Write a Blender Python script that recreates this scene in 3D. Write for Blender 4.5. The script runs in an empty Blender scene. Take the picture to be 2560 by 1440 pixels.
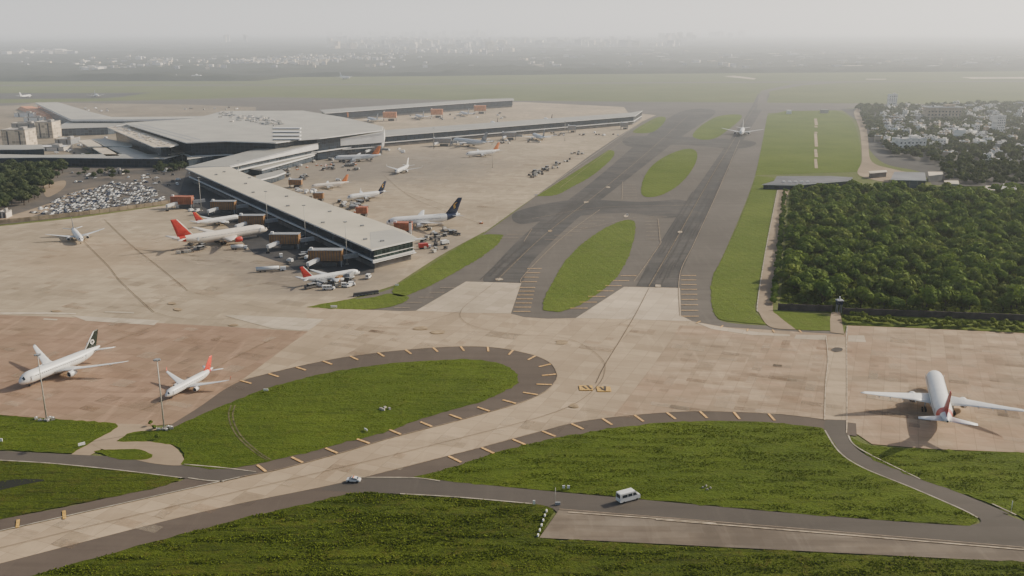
import bpy, bmesh, math, random
import numpy as np
from mathutils import Vector, Matrix
from mathutils.geometry import tessellate_polygon
R = math.radians
random.seed(11); np.random.seed(11)
sc = bpy.context.scene
COL = sc.collection

# ------------------------------------------------------------------ camera
H = 136.0; FPX = 2350.0; PITCH = math.atan(649 / FPX)
CP, SP = math.cos(PITCH), math.sin(PITCH)
def G(px, py, z=0.0):
    """where the line of sight through a point of the photograph meets height z"""
    dx = (px - 1280) / FPX; dy = (720 - py) / FPX
    t = (z - H) / (-SP + dy * CP)
    return Vector((dx * t, (CP + dy * SP) * t, z))
def dist_scale(p):                      # photo pixels per metre at world point p
    return FPX / (p.y * CP + (H - p.z) * SP)
cam_d = bpy.data.cameras.new('camera'); cam = bpy.data.objects.new('camera', cam_d)
COL.objects.link(cam); sc.camera = cam
cam.location = (0, 0, H); cam.rotation_euler = (R(90) - PITCH, 0, 0)
cam_d.sensor_width = 36; cam_d.lens = 36 * FPX / 2560
cam_d.clip_start = 1; cam_d.clip_end = 200000

# ------------------------------------------------------------------ materials
class NT:
    def __init__(s, name):
        s.m = bpy.data.materials.new(name); s.m.use_nodes = True
        s.n = s.m.node_tree.nodes; s.l = s.m.node_tree.links
        s.b = s.n['Principled BSDF']; s.out = s.n['Material Output']
    def node(s, t, **kw):
        n = s.n.new(t)
        for k, v in kw.items(): setattr(n, k, v)
        return n
    def val(s, sock, v):
        if isinstance(v, (int, float, tuple, list)):
            sock.default_value = v if not isinstance(v, (tuple, list)) or len(v) != 3 or sock.type != 'RGBA' else (*v, 1)
        else: s.l.new(v, sock)
    def math(s, op, a, b=0.0, c=None, clamp=False):
        n = s.node('ShaderNodeMath', operation=op, use_clamp=clamp)
        s.val(n.inputs[0], a); s.val(n.inputs[1], b)
        if c is not None: s.val(n.inputs[2], c)
        return n.outputs[0]
    def mix(s, f, a, b, mode='MIX'):
        n = s.node('ShaderNodeMix', data_type='RGBA', blend_type=mode)
        s.val(n.inputs[0], f); s.val(n.inputs[6], a); s.val(n.inputs[7], b)
        return n.outputs[2]
    def ramp(s, f, stops):
        n = s.node('ShaderNodeMapRange', clamp=True)
        s.val(n.inputs[0], f)
        n.inputs[1].default_value, n.inputs[2].default_value = stops[0], stops[1]
        n.inputs[3].default_value, n.inputs[4].default_value = (stops[2], stops[3]) if len(stops) > 2 else (0, 1)
        return n.outputs[0]
    def noise(s, scale, vec=None, detail=4, rough=.6, dist=0):
        n = s.node('ShaderNodeTexNoise'); n.inputs['Scale'].default_value = scale
        n.inputs['Detail'].default_value = detail; n.inputs['Roughness'].default_value = rough
        n.inputs['Distortion'].default_value = dist
        if vec is not None: s.l.new(vec, n.inputs['Vector'])
        return n.outputs[0]
    def coord(s, sx=1, sy=1, rot=0, world=False):
        if world:
            tc = s.node('ShaderNodeNewGeometry').outputs['Position']
        else:
            tc = s.node('ShaderNodeTexCoord').outputs['Object']
        mp = s.node('ShaderNodeMapping'); s.l.new(tc, mp.inputs[0])
        mp.inputs['Rotation'].default_value[2] = rot; mp.inputs['Scale'].default_value = (sx, sy, 1)
        return mp.outputs[0]
    def bump(s, h, strength=.3, d=1.0):
        n = s.node('ShaderNodeBump'); n.inputs['Strength'].default_value = strength; n.inputs['Distance'].default_value = d
        s.l.new(h, n.inputs['Height']); s.l.new(n.outputs[0], s.b.inputs['Normal'])
    def done(s, col=None, rough=.8, metal=0, spec=None):
        if col is not None: s.val(s.b.inputs['Base Color'], col)
        s.val(s.b.inputs['Roughness'], rough); s.b.inputs['Metallic'].default_value = metal
        if spec is not None: s.b.inputs['Specular IOR Level'].default_value = spec
        return s.m

def m_plain(name, c, rough=.6, metal=0, var=.12, scale=.6, spec=.4):
    t = NT(name)
    v = t.noise(scale, t.coord(), 5)
    dark = tuple(x * (1 - var * 1.6) for x in c); lite = tuple(min(1, x * (1 + var)) for x in c)
    return t.done(t.mix(t.ramp(v, (.3, .7)), dark, lite), rough, metal, spec)

SLAB = R(22)
def m_pave(name, c, var=.16, slab=7.5, joint=.82, stain=.22, tint=None, streak=R(30), spots=(), rough=.9, blocks=False):
    t = NT(name)
    p = t.coord(world=True)
    col = c
    big = t.noise(.012, p, 5, .6)
    mid = t.noise(.09, p, 6, .7)
    fine = t.noise(1.1, p, 4, .7)
    sv = t.coord(.012, .22, streak, world=True)
    st = t.noise(1.0, sv, 5, .65)
    st2 = t.noise(1.0, t.coord(.25, .02, streak * .4, world=True), 4, .65)
    d = tuple(x * (1 - var * 1.5) for x in c); l = tuple(x * (1 + var * .9) for x in c)
    col = t.mix(t.ramp(big, (.34, .66)), d, l)
    if tint is not None:
        col = t.mix(t.ramp(t.noise(.02, p, 4, .6, 1.0), (.42, .62, 0, .8)), col, tint)
    col = t.mix(t.ramp(mid, (.35, .75, 0, stain)), col, tuple(x * .62 for x in c))
    col = t.mix(t.ramp(st, (.48, .72, 0, stain * 1.4)), col, tuple(x * .62 for x in c))
    col = t.mix(t.ramp(st2, (.55, .8, 0, stain)), col, tuple(min(1, x * 1.35) for x in c))
    col = t.mix(t.ramp(fine, (.3, .7, .0, .10)), col, tuple(x * .7 for x in c))
    if slab:
        bk = t.node('ShaderNodeTexBrick'); mp = t.coord(1, 1, SLAB, world=True); t.l.new(mp, bk.inputs[0])
        bk.offset = 0; bk.inputs['Scale'].default_value = 1
        bk.inputs['Brick Width'].default_value = slab; bk.inputs['Row Height'].default_value = slab
        bk.inputs['Mortar Size'].default_value = .14; bk.inputs['Mortar Smooth'].default_value = .3
        bk.inputs['Color1'].default_value = (1, 1, 1, 1); bk.inputs['Color2'].default_value = (.80, .79, .78, 1)
        bk.inputs['Mortar'].default_value = (joint * .85,) * 3 + (1,)
        col = t.mix(.9, col, bk.outputs[0], 'MULTIPLY')
    if blocks:
        for (bw, bh, rot_) in ((26, 5.2, R(1)), (9, 3.1, R(1))):
            bk = t.node('ShaderNodeTexBrick'); t.l.new(t.coord(1, 1, rot_, world=True), bk.inputs[0])
            bk.inputs['Scale'].default_value = 1; bk.inputs['Brick Width'].default_value = bw; bk.inputs['Row Height'].default_value = bh; bk.inputs['Mortar Size'].default_value = 0
            bk.inputs['Color1'].default_value = (1.06, 1.06, 1.06, 1); bk.inputs['Color2'].default_value = (.80, .76, .72, 1)
            col = t.mix(.45, col, bk.outputs[0], 'MULTIPLY')
    for (cx, cy, rad, sc_, amt, colr) in spots:
        vv = t.node('ShaderNodeVectorMath', operation='DISTANCE'); t.l.new(t.coord(1, 1, 0, world=True), vv.inputs[0])
        vv.inputs[1].default_value = (cx, cy, 0)
        dd = t.math('ADD', vv.outputs['Value'], t.math('MULTIPLY', t.math('SUBTRACT', mid, .5), rad * 1.2))
        f = t.ramp(dd, (rad * .45, rad * 1.1, amt, 0))
        col = t.mix(f, col, colr)
    t.bump(t.noise(2.2, p, 3), .12, .05)
    return t.done(col, rough, 0, .25)

def m_grass(name, c1, c2, c3, bump=.9, rows=None, dry=.5, s=1.0, lines=0):
    t = NT(name); p = t.coord(world=True)
    a = t.noise(.018 * s, p, 5, .6); b = t.noise(.16 * s, p, 6, .75, .6); f = t.noise(.9 * s, t.coord(.8, 1.3, R(10), world=True), 5, .75)
    col = t.mix(t.ramp(a, (.36, .64)), c1, c2)
    col = t.mix(t.ramp(b, (.5, .72, 0, dry)), col, c3)
    col = t.mix(t.ramp(f, (.52, .74, 0, .5)), col, tuple(x * .42 for x in c1))
    col = t.mix(t.ramp(f, (.5, .28, 0, .35)), col, tuple(x * 1.5 for x in c2))
    if lines:
        ln = t.noise(1, t.coord(.06, .75, R(3), world=True), 5, .7); col = t.mix(t.ramp(ln, (.50, .68, 0, lines)), col, tuple(x * .42 for x in c1)); col = t.mix(t.ramp(ln, (.46, .30, 0, lines * .5)), col, tuple(x * 1.35 for x in c2))
    h = t.math('ADD', t.math('MULTIPLY', b, 1.2), t.math('MULTIPLY', f, .9))
    if rows:
        ang, sp_, amt = rows
        w = t.node('ShaderNodeTexWave', wave_type='BANDS', bands_direction='X'); t.l.new(t.coord(1, 1, ang, world=True), w.inputs[0])
        w.inputs['Scale'].default_value = sp_; w.inputs['Distortion'].default_value = 2.5; w.inputs['Detail'].default_value = 3
        w.inputs['Detail Scale'].default_value = .4
        col = t.mix(t.math('MULTIPLY', t.ramp(w.outputs[1], (.55, .95)), amt), col, tuple(x * .55 for x in c1))
    t.bump(h, bump, 1.0)
    return t.done(col, .95, 0, .1)

# ------------------------------------------------------------------ object helpers
def tag(o, label=None, cat=None, group=None, kind=None):
    if label: o['label'] = label
    if cat: o['category'] = cat
    if group: o['group'] = group
    if kind: o['kind'] = kind
    return o
class MB:
    def __init__(s): s.v = []; s.f = []; s.m = []; s.mats = []; s.sm = []
    def _mi(s, m):
        if m is None: return 0
        if m not in s.mats: s.mats.append(m)
        return s.mats.index(m)
    def add(s, vs, fs, m=None, smooth=False):
        k = len(s.v); mi = s._mi(m)
        s.v += [tuple(v) for v in vs]
        for f in fs: s.f.append(tuple(k + i for i in f)); s.m.append(mi); s.sm.append(smooth)
        return s
    def box(s, c, d, rz=0, m=None, taper=1.0, shear=(0, 0)):
        cx, cy, cz = c; w, l, h = d[0] / 2, d[1] / 2, d[2] / 2
        ca, sa = math.cos(rz), math.sin(rz); vs = []
        for z, k in ((-h, 1), (h, taper)):
            for x, y in ((-w, -l), (w, -l), (w, l), (-w, l)):
                X = x * k + (shear[0] if z > 0 else 0); Y = y * k + (shear[1] if z > 0 else 0)
                vs.append((cx + X * ca - Y * sa, cy + X * sa + Y * ca, cz + z))
        return s.add(vs, [(0, 3, 2, 1), (4, 5, 6, 7), (0, 1, 5, 4), (1, 2, 6, 5), (2, 3, 7, 6), (3, 0, 4, 7)], m)
    def prism(s, pts, z0, z1, m=None, mtop=None, ztops=None):
        n = len(pts); pts = [(p[0], p[1]) for p in pts]
        ar = sum(pts[i][0] * pts[(i + 1) % n][1] - pts[(i + 1) % n][0] * pts[i][1] for i in range(n))
        if ar < 0:
            pts = pts[::-1]; ztops = ztops[::-1] if ztops else None
        lo = [(x, y, z0) for x, y in pts]; hi = [(x, y, ztops[i] if ztops else z1) for i, (x, y) in enumerate(pts)]
        s.add(lo + hi, [(i, (i + 1) % n, n + (i + 1) % n, n + i) for i in range(n)] + [tuple(range(n - 1, -1, -1))], m)
        s.add(hi, [tuple(range(n))], mtop if mtop is not None else m)
        return s
    def tube(s, a, b, r, r2=None, n=8, m=None, caps=True, smooth=True):
        a, b = Vector(a), Vector(b); d = (b - a).normalized(); r2 = r if r2 is None else r2
        u = d.orthogonal().normalized(); w = d.cross(u)
        vs = [p + (u * math.cos(t) + w * math.sin(t)) * q for p, q in ((a, r), (b, r2)) for t in [2 * math.pi * i / n for i in range(n)]]
        fs = [(i, (i + 1) % n, n + (i + 1) % n, n + i) for i in range(n)]
        s.add(vs, fs, m, smooth)
        if caps: s.add(vs, [tuple(range(n - 1, -1, -1)), tuple(range(n, 2 * n))], m)
        return s
    def loft(s, rings, m=None, caps=True, smooth=True, closed=True):
        n = len(rings[0]); vs = [p for r in rings for p in r]; fs = []
        for k in range(len(rings) - 1):
            for i in range(n if closed else n - 1):
                j = (i + 1) % n; fs.append((k * n + i, k * n + j, (k + 1) * n + j, (k + 1) * n + i))
        s.add(vs, fs, m, smooth)
        if caps and closed: s.add(vs, [tuple(range(n - 1, -1, -1)), tuple((len(rings) - 1) * n + i for i in range(n))], m, False)
        return s
    def build(s, name, mat=None, parent=None, fix=True):
        me = bpy.data.meshes.new(name); me.from_pydata(s.v, [], s.f)
        if s.mats:
            for m in s.mats: me.materials.append(m)
            me.polygons.foreach_set('material_index', s.m)
        elif mat: me.materials.append(mat)
        me.polygons.foreach_set('use_smooth', s.sm)
        if fix:
            bm = bmesh.new(); bm.from_mesh(me); bmesh.ops.remove_doubles(bm, verts=bm.verts, dist=1e-4)
            bmesh.ops.recalc_face_normals(bm, faces=bm.faces); bm.to_mesh(me); bm.free()
        me.update()
        o = bpy.data.objects.new(name, me); COL.objects.link(o)
        if parent: o.parent = parent
        return o
def empty(name, loc=(0, 0, 0), rz=0):
    o = bpy.data.objects.new(name, None); o.location = loc; o.rotation_euler = (0, 0, rz); o.empty_display_size = 2
    COL.objects.link(o); return o
def copy_tree(o, parent=None):
    c = o.copy(); COL.objects.link(c)
    if parent: c.parent = parent
    for ch in list(o.children): copy_tree(ch, c)
    return c

def crom(pts, k=6, closed=True):
    """smooth curve through the points; a point with a third value 1 is a sharp corner"""
    out = []; n = len(pts)
    P = [np.array(p[:2], float) for p in pts]; sh = [len(p) > 2 for p in pts]
    for i in range(n if closed else n - 1):
        a, b = P[i], P[(i + 1) % n]
        p0 = P[(i - 1) % n] if (closed or i > 0) else a; p3 = P[(i + 2) % n] if (closed or i + 2 < n) else b
        if sh[i]: p0 = a
        if sh[(i + 1) % n]: p3 = b
        if sh[i] and sh[(i + 1) % n]: out.append(tuple(a)); continue
        for j in range(k):
            t = j / k
            q = .5 * (2 * a + (b - p0) * t + (2 * p0 - 5 * a + 4 * b - p3) * t * t + (3 * a - p0 - 3 * b + p3) * t ** 3)
            out.append(tuple(q))
    if not closed: out.append(tuple(P[-1]))
    return out
def world_poly(px, smooth=True):
    pts = crom(px) if smooth else [p[:2] for p in px]
    return [G(x, y) for x, y in pts]
def sheet(name, polys, z, mat, smooth=True, kind='structure', label=None):
    vs, fs = [], []
    for px in polys:
        w = px if isinstance(px[0], Vector) else world_poly(px, smooth)
        tri = tessellate_polygon([[Vector((p.x, p.y, 0)) for p in w]])
        k = len(vs); vs += [(p.x, p.y, z) for p in w]
        for t in tri:
            a, b, c = [w[i] for i in t]
            cr = (b.x - a.x) * (c.y - a.y) - (b.y - a.y) * (c.x - a.x)
            fs.append(tuple(k + i for i in (t if cr > 0 else t[::-1])))
    me = bpy.data.meshes.new(name); me.from_pydata(vs, [], fs); me.materials.append(mat); me.update()
    o = bpy.data.objects.new(name, me); COL.objects.link(o)
    return tag(o, label=label, kind=kind)
def jsheet(name, polys, z, mat, smooth=True):
    rg = random.Random(int(abs(polys[0][0][0]) + len(polys[0])))
    out = []
    for px in polys:
        w_ = world_poly(px, smooth); w_ = w_ + [w_[0]]; q = []
        for p, d in resample(w_, 2.2):
            if p.y < 900: j = rg.gauss(0, .28); q.append(Vector((p.x - d.y * j, p.y + d.x * j, 0)))
            else: q.append(p)
        out.append(q)
    return sheet(name, out, z, mat)
def band(mb, pts, w, z, m=None):
    """strip of width w along world points"""
    n = len(pts); L = []
    for i, p in enumerate(pts):
        a = pts[max(0, i - 1)]; b = pts[min(n - 1, i + 1)]; d = Vector((b.x - a.x, b.y - a.y)).normalized()
        q = Vector((-d.y, d.x)) * w / 2; L.append(((p.x + q.x, p.y + q.y, z), (p.x - q.x, p.y - q.y, z)))
    mb.add([v for ab in L for v in ab], [(2 * i, 2 * i + 1, 2 * i + 3, 2 * i + 2) for i in range(n - 1)], m)
def resample(pts, step):
    out = []; acc = 0
    for a, b in zip(pts, pts[1:]):
        d = (b - a).length
        while acc <= d and d > 0:
            out.append((a.lerp(b, acc / d), (b - a).normalized())); acc += step
        acc -= d
    return out

# ------------------------------------------------------------------ light, sky, haze
SUN_EL, SUN_AZ = R(30), R(64)      # azimuth clockwise from +Y
sd = bpy.data.lights.new('sun', 'SUN'); so = bpy.data.objects.new('sun', sd); COL.objects.link(so)
tosun = Vector((math.sin(SUN_AZ) * math.cos(SUN_EL), math.cos(SUN_AZ) * math.cos(SUN_EL), math.sin(SUN_EL)))
so.rotation_euler = tosun.to_track_quat('Z', 'Y').to_euler(); so.location = (300, 100, 400)
sd.energy = 5.0; sd.angle = R(.6); sd.color = (1, .90, .71)
w = bpy.data.worlds.new('World'); sc.world = w; w.use_nodes = True
nt = w.node_tree; bg = nt.nodes['Background']
sky = nt.nodes.new('ShaderNodeTexSky'); sky.sky_type = 'NISHITA'; sky.sun_disc = False
sky.sun_elevation = SUN_EL; sky.sun_rotation = SUN_AZ; sky.altitude = 200; sky.air_density = 1.0; sky.dust_density = 4.0; sky.ozone_density = 1
nt.links.new(sky.outputs[0], bg.inputs[0]); bg.inputs[1].default_value = .12

def haze_box(name, x0, x1, y0, y1, z1, ab, em, ecol, scat=0, g=.5, scol=(1, 1, 1)):
    mb = MB(); mb.box(((x0 + x1) / 2, (y0 + y1) / 2, (z1 - 20) / 2), (x1 - x0, y1 - y0, z1 + 20))
    m = bpy.data.materials.new(name); m.use_nodes = True; n = m.node_tree.nodes; l = m.node_tree.links
    n.remove(n['Principled BSDF']); out = n['Material Output']
    add = n.new('ShaderNodeAddShader'); a = n.new('ShaderNodeVolumeAbsorption'); e = n.new('ShaderNodeEmission')
    a.inputs[0].default_value = (0, 0, 0, 1); a.inputs[1].default_value = ab
    e.inputs[0].default_value = (*ecol, 1); e.inputs[1].default_value = em
    l.new(a.outputs[0], add.inputs[0]); l.new(e.outputs[0], add.inputs[1]); last = add
    if scat:
        s_ = n.new('ShaderNodeVolumeScatter'); s_.inputs['Color'].default_value = (*scol, 1); s_.inputs['Density'].default_value = scat
        s_.inputs['Anisotropy'].default_value = g
        add2 = n.new('ShaderNodeAddShader'); l.new(add.outputs[0], add2.inputs[0]); l.new(s_.outputs[0], add2.inputs[1]); last = add2
    l.new(last.outputs[0], out.inputs['Volume'])
    m.cycles.homogeneous_volume = True if hasattr(m.cycles, 'homogeneous_volume') else None
    o = mb.build(name, m); tag(o, kind='structure'); return o
haze_box('haze', -60000, 60000, -3000, 80000, 660, .2e-5, 1.2e-5, (.80, .92, 1.0), .62e-4, .52, (.90, .96, 1.0))
haze_box('far_haze', -59000, 59000, 950, 79000, 658, 0, 7.4e-5, (.96, .97, .95), .92e-4, .52, (.97, .99, .98))

# ------------------------------------------------------------------ ground materials
M_terrain = m_grass('dark_wooded_ground', (.028, .036, .022), (.05, .055, .035), (.07, .07, .055), .5, s=.25)
M_field = m_grass('airfield_grass', (.11, .135, .042), (.145, .165, .055), (.19, .16, .085), .5, s=.5)
M_green = m_grass('mown_grass', (.095, .14, .018), (.13, .175, .026), (.13, .13, .035), .7, rows=(R(-16), .055, .14), lines=.35)
M_fore = m_grass('rough_grass', (.068, .104, .009), (.100, .140, .012), (.105, .105, .016), .8, rows=None, dry=.5, lines=.5)
M_fore2 = m_grass('long_rough_grass', (.058, .086, .008), (.090, .118, .011), (.115, .085, .020), 1.0, rows=None, dry=.7, lines=.8)
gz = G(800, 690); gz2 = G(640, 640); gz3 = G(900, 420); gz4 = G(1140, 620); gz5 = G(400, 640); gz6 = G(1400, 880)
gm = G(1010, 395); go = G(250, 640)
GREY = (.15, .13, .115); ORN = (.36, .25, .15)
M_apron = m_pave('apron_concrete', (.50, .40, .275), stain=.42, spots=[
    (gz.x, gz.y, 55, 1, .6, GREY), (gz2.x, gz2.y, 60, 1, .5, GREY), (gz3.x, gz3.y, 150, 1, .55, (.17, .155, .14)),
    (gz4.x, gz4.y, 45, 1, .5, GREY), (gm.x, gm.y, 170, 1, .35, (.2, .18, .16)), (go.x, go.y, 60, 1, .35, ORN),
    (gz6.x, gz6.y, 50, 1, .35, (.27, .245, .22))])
M_apron2 = m_pave('old_apron_concrete', (.33, .27, .19), stain=.5, var=.2)
M_pink = m_pave('reddish_concrete', (.43, .28, .185), tint=(.33, .235, .15), stain=.6, streak=R(-32), slab=6, var=.22)
M_tan = m_pave('tan_concrete', (.51, .385, .26), tint=(.43, .285, .185), stain=.5, slab=6, streak=R(3), var=.2, blocks=True)
M_pale = m_pave('pale_concrete', (.60, .49, .36), stain=.14, slab=7)
M_strip = m_pave('taxiway_concrete', (.51, .39, .26), stain=.32, slab=7.5, streak=R(-60), var=.16)
M_patch = m_pave('whitish_concrete', (.62, .52, .39), stain=.16, slab=5)
M_asph = m_pave('asphalt', (.145, .127, .108), stain=.42, slab=0, streak=R(38), var=.13)
M_asph2 = m_pave('dark_asphalt', (.078, .074, .071), stain=.55, slab=0, streak=R(72), var=.22, tint=(.125, .112, .10))
M_stand_shade = m_pave('painted_shade_paving', (.058, .057, .060), stain=.35, slab=0, var=.3, tint=(.085, .08, .078))  # paving colour darkened to imitate the shade beside the near pier
M_grass_shadow = m_plain('painted_shadow_dark', (.012, .014, .008), .95)  # near-black colour for the shadow painted on the left grass
M_should = m_pave('shoulder_asphalt', (.125, .098, .078), stain=.35, slab=0, var=.12, streak=R(60))
M_road = m_pave('road_asphalt', (.105, .090, .076), stain=.35, slab=0, var=.12, streak=R(85))
M_old = m_pave('weathered_concrete', (.20, .165, .13), tint=(.27, .22, .165), stain=.75, slab=0, streak=R(10), var=.35, blocks=True)
M_dirt = m_pave('bare_earth', (.36, .27, .18), stain=.4, slab=0, var=.2)
M_citygr = m_pave('town_ground', (.085, .08, .075), stain=.4, slab=0, var=.25)
M_carpark = m_pave('car_park_ground', (.12, .108, .096), tint=(.19, .155, .12), stain=.4, slab=0, var=.2)
M_yellow = m_plain('yellow_paint', (.62, .38, .10), .7, var=.25, scale=1.5)
M_cream = m_plain('faded_cream_paint', (.78, .46, .16), .7, var=.3, scale=1.2)
M_line = m_plain('worn_cream_line', (.50, .40, .28), .8, var=.35, scale=.4)
M_rubber = m_plain('dark_tyre_track', (.07, .058, .05), .9, var=.3, scale=.3)
M_wear = m_plain('worn_line', (.33, .25, .17), .8, var=.3, scale=.5)
M_kerb = m_plain('pale_edge_strip', (.40, .35, .27), .8, var=.35, scale=.3)

# ------------------------------------------------------------------ ground sheets
mb = MB(); mb.add([(-60000, -1500, 0), (60000, -1500, 0), (60000, 80000, 0), (-60000, 80000, 0)], [(0, 1, 2, 3)])
tag(mb.build('terrain', M_terrain), kind='structure')
Z1, Z2, Z3, Z4, Z5, Z6 = .05, .10, .15, .20, .25, .30
# airfield lawn : everything inside the fence
sheet('airfield_grass', [[(-3500, 207), (0, 204), (300, 203), (640, 203), (720, 193), (1100, 190), (1400, 186), (2560, 178), (5500, 170),
      (5500, 268), (2140, 268), (2150, 330), (2210, 400), (2300, 425), (2330, 460), (2600, 480), (6500, 520), (3500, 1600), (3200, 2600), (-1200, 2600), (-3000, 900), (-1500, 575),
      (0, 562), (60, 300), (0, 300), (-3000, 330)]], Z1, M_field, False)
# far runways and dark strips in the far field
sheet('far_runway', [[(-1500, 234), (0, 233), (300, 232), (380, 231), (300, 243), (250, 246), (0, 248), (-1500, 250)]], Z2 - .025, M_asph2, False)
sheet('far_runway', [[(-1500, 262), (0, 258), (400, 250), (660, 243), (1280, 252), (2560, 262), (3300, 262), (3300, 268), (2560, 267), (1900, 272), (1300, 290), (700, 285), (0, 272), (-1500, 280)]], Z2 - .025, M_asph, False)
sheet('far_runway', [[(-1000, 213), (700, 211), (1860, 204), (3400, 199), (3400, 201.5), (1860, 207), (700, 214), (-1000, 217)]], Z2 - .025, M_asph, False)
sheet('far_taxiway', [[(1892, 275), (1896, 240), (1903, 227), (1985, 210), (2120, 203), (2125, 206), (2010, 213), (1925, 228), (1916, 245), (1920, 275)]], Z3 + .08, M_asph, False)
sheet('far_taxiway', [[(2400, 193), (3400, 190), (3400, 194), (2430, 197)], [(2165, 197), (2215, 197), (2215, 199), (2165, 199)],
                      [(1835, 189), (1890, 196), (1885, 199), (1810, 191)]], Z3, M_patch, False)
# asphalt field of the twin taxiways
sheet('asphalt_taxiway', [[(1605, 300, 1), (1560, 285, 1), (1400, 270, 1), (1500, 262, 1), (1750, 262, 1), (1880, 262, 1), (1960, 262, 1), (2100, 266, 1), (2130, 275, 1), (1990, 280, 1), (1920, 283, 1),
      (1912, 330), (1887, 440), (1850, 540), (1800, 655), (1782, 690), (1777, 735), (1786, 785), (1815, 806), (1920, 815, 1), (1990, 826, 1), (2110, 828, 1), (2110, 836, 1), (1860, 830), (1790, 815),
      (1735, 808, 1), (1690, 840, 1), (980, 800, 1), (760, 775, 1), (800, 768, 1), (985, 720), (1100, 655), (1210, 585), (1340, 490), (1480, 380)]], Z2, M_asph)
# concrete apron : left, beyond the pier and right
sheet('concrete_apron', [[(-1500, 585, 1), (0, 566, 1), (200, 545, 1), (425, 512, 1), (470, 440, 1), (600, 395, 1), (820, 330, 1), (1000, 300, 1), (1500, 275, 1), (1640, 288, 1), (1605, 304, 1),
      (1480, 385), (1340, 490, 1), (1210, 580, 1), (1100, 640), (985, 714, 1), (860, 752), (765, 768, 1), (900, 800, 1), (900, 860, 1), (700, 1000, 1), (-900, 900, 1)]], Z3, M_apron)
sheet('concrete_apron', [[(700, 345, 1), (830, 290, 1), (860, 270, 1), (1300, 255, 1), (1560, 268, 1), (1580, 296, 1)]], Z3 + .05, M_apron)
sheet('concrete_apron', [[(-700, 300, 1), (60, 262, 1), (90, 256, 1), (480, 262, 1), (640, 268, 1), (640, 310, 1), (0, 420, 1), (-700, 500, 1)]], Z3, M_apron2)
# reddish, tan and central zones
sheet('concrete_apron', [[(-900, 800, 1), (0, 788, 1), (200, 795, 1), (330, 805, 1), (520, 815, 1), (770, 830, 1), (700, 880, 1), (600, 955, 1), (500, 1020, 1), (430, 1062, 1), (350, 1068, 1), (300, 1064, 1), (0, 1038, 1), (-900, 990, 1)]], Z4, M_pink)
sheet('concrete_taxiway', [[(765, 768, 1), (1000, 779, 1), (1040, 778, 1), (1165, 705, 1), (1303, 709, 1), (1277, 785, 1), (1310, 794, 1), (1370, 798, 1), (1440, 796, 1), (1560, 718, 1), (1700, 721, 1), (1702, 790, 1),
      (1725, 803, 1), (1790, 815, 1), (1900, 832, 1), (1880, 1036, 1), (1750, 1030), (1600, 1038), (1450, 1056), (1330, 1086), (1200, 1121), (930, 1190), (800, 1220), (500, 1283), (0, 1411, 1),
      (-600, 1560, 1), (-600, 1480, 1), (0, 1330, 1), (300, 1262), (600, 1195), (700, 1175), (850, 1135), (980, 1096), (1150, 1052), (1290, 1012), (1355, 985), (1385, 960), (1392, 935), (1370, 905),
      (1310, 883), (1210, 868), (1060, 872), (850, 896), (700, 930), (600, 956, 1), (700, 880, 1), (770, 830, 1)]], Z4, M_strip)
sheet('concrete_apron', [[(1700, 815, 1), (1780, 817, 1), (2110, 838, 1), (2120, 815, 1), (2300, 822, 1), (2560, 834, 1), (3900, 880, 1), (3900, 1180, 1), (2560, 1133, 1), (2330, 1124, 1), (2180, 1112, 1), (2140, 1085, 1),
      (2065, 1052, 1), (1950, 1038), (1750, 1030), (1600, 1038), (1530, 1046, 1), (1640, 905, 1)]], Z5, M_tan)
sheet('concrete_taxiway', [[(1165, 705, 1), (1303, 709, 1), (1277, 785, 1), (1170, 783, 1), (1040, 778, 1)], [(1560, 718, 1), (1700, 721, 1), (1702, 790, 1), (1730, 804, 1), (1440, 796, 1)]], Z5, M_pale, False)
sheet('worn_concrete_strip', [[(560, 790), (605, 789), (810, 799), (770, 829), (680, 822)], [(262, 779), (335, 781), (335, 785), (262, 782)], [(110, 797), (145, 799), (142, 802), (108, 800)],
      [(180, 790), (400, 802), (385, 814), (215, 803)], [(0, 782), (110, 781), (190, 784), (190, 787), (0, 786)]], Z5, M_patch, False)
sheet('worn_concrete_strip', [[(2070, 843), (2115, 843), (2118, 1052), (2062, 1050)]], Z6, M_strip, False)
sheet('worn_concrete_strip', [[(1735, 806), (1790, 817), (1900, 832), (1975, 838), (1975, 842), (1880, 839), (1780, 824)], [(1990, 838), (2066, 839), (2066, 852), (1985, 848)], [(2120, 840), (2160, 840), (2165, 857), (2120, 855)]], Z6, M_pale, False)
# dark centre lanes of the asphalt taxiways
sheet('dark_asphalt_lane', [[(1210, 705), (1300, 709), (1330, 655), (1440, 550), (1560, 455), (1700, 345), (1790, 280), (1700, 280), (1610, 345), (1480, 455), (1330, 570), (1240, 660)]], Z3, M_asph2)
sheet('dark_asphalt_lane', [[(1590, 716, 1), (1698, 720, 1), (1700, 690), (1760, 560), (1830, 400), (1905, 275), (1925, 235, 1), (1895, 235, 1), (1865, 290), (1790, 400), (1690, 545), (1640, 625)]], Z3, M_asph2)
sheet('dark_asphalt_lane', [[(1290, 530), (1430, 500), (1600, 505), (1700, 500), (1740, 520), (1680, 545), (1560, 533), (1400, 545), (1300, 560)], [(1560, 345), (1640, 340), (1850, 350), (1890, 360), (1840, 372), (1700, 362), (1580, 368)]], Z3 + .02, M_asph2)
sheet('stand_painted_shade', [[(455, 425, 1), (405, 450), (385, 468), (425, 508), (480, 530), (560, 562), (600, 600), (634, 634, 1), (680, 650), (712, 660), (736, 675, 1), (820, 684), (890, 690), (936, 682, 1), (936, 640, 1), (700, 520, 1), (470, 425, 1)]], Z3 + .04, M_stand_shade)  # dark sheet paints the pier's shade wider than its cast shadow
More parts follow.
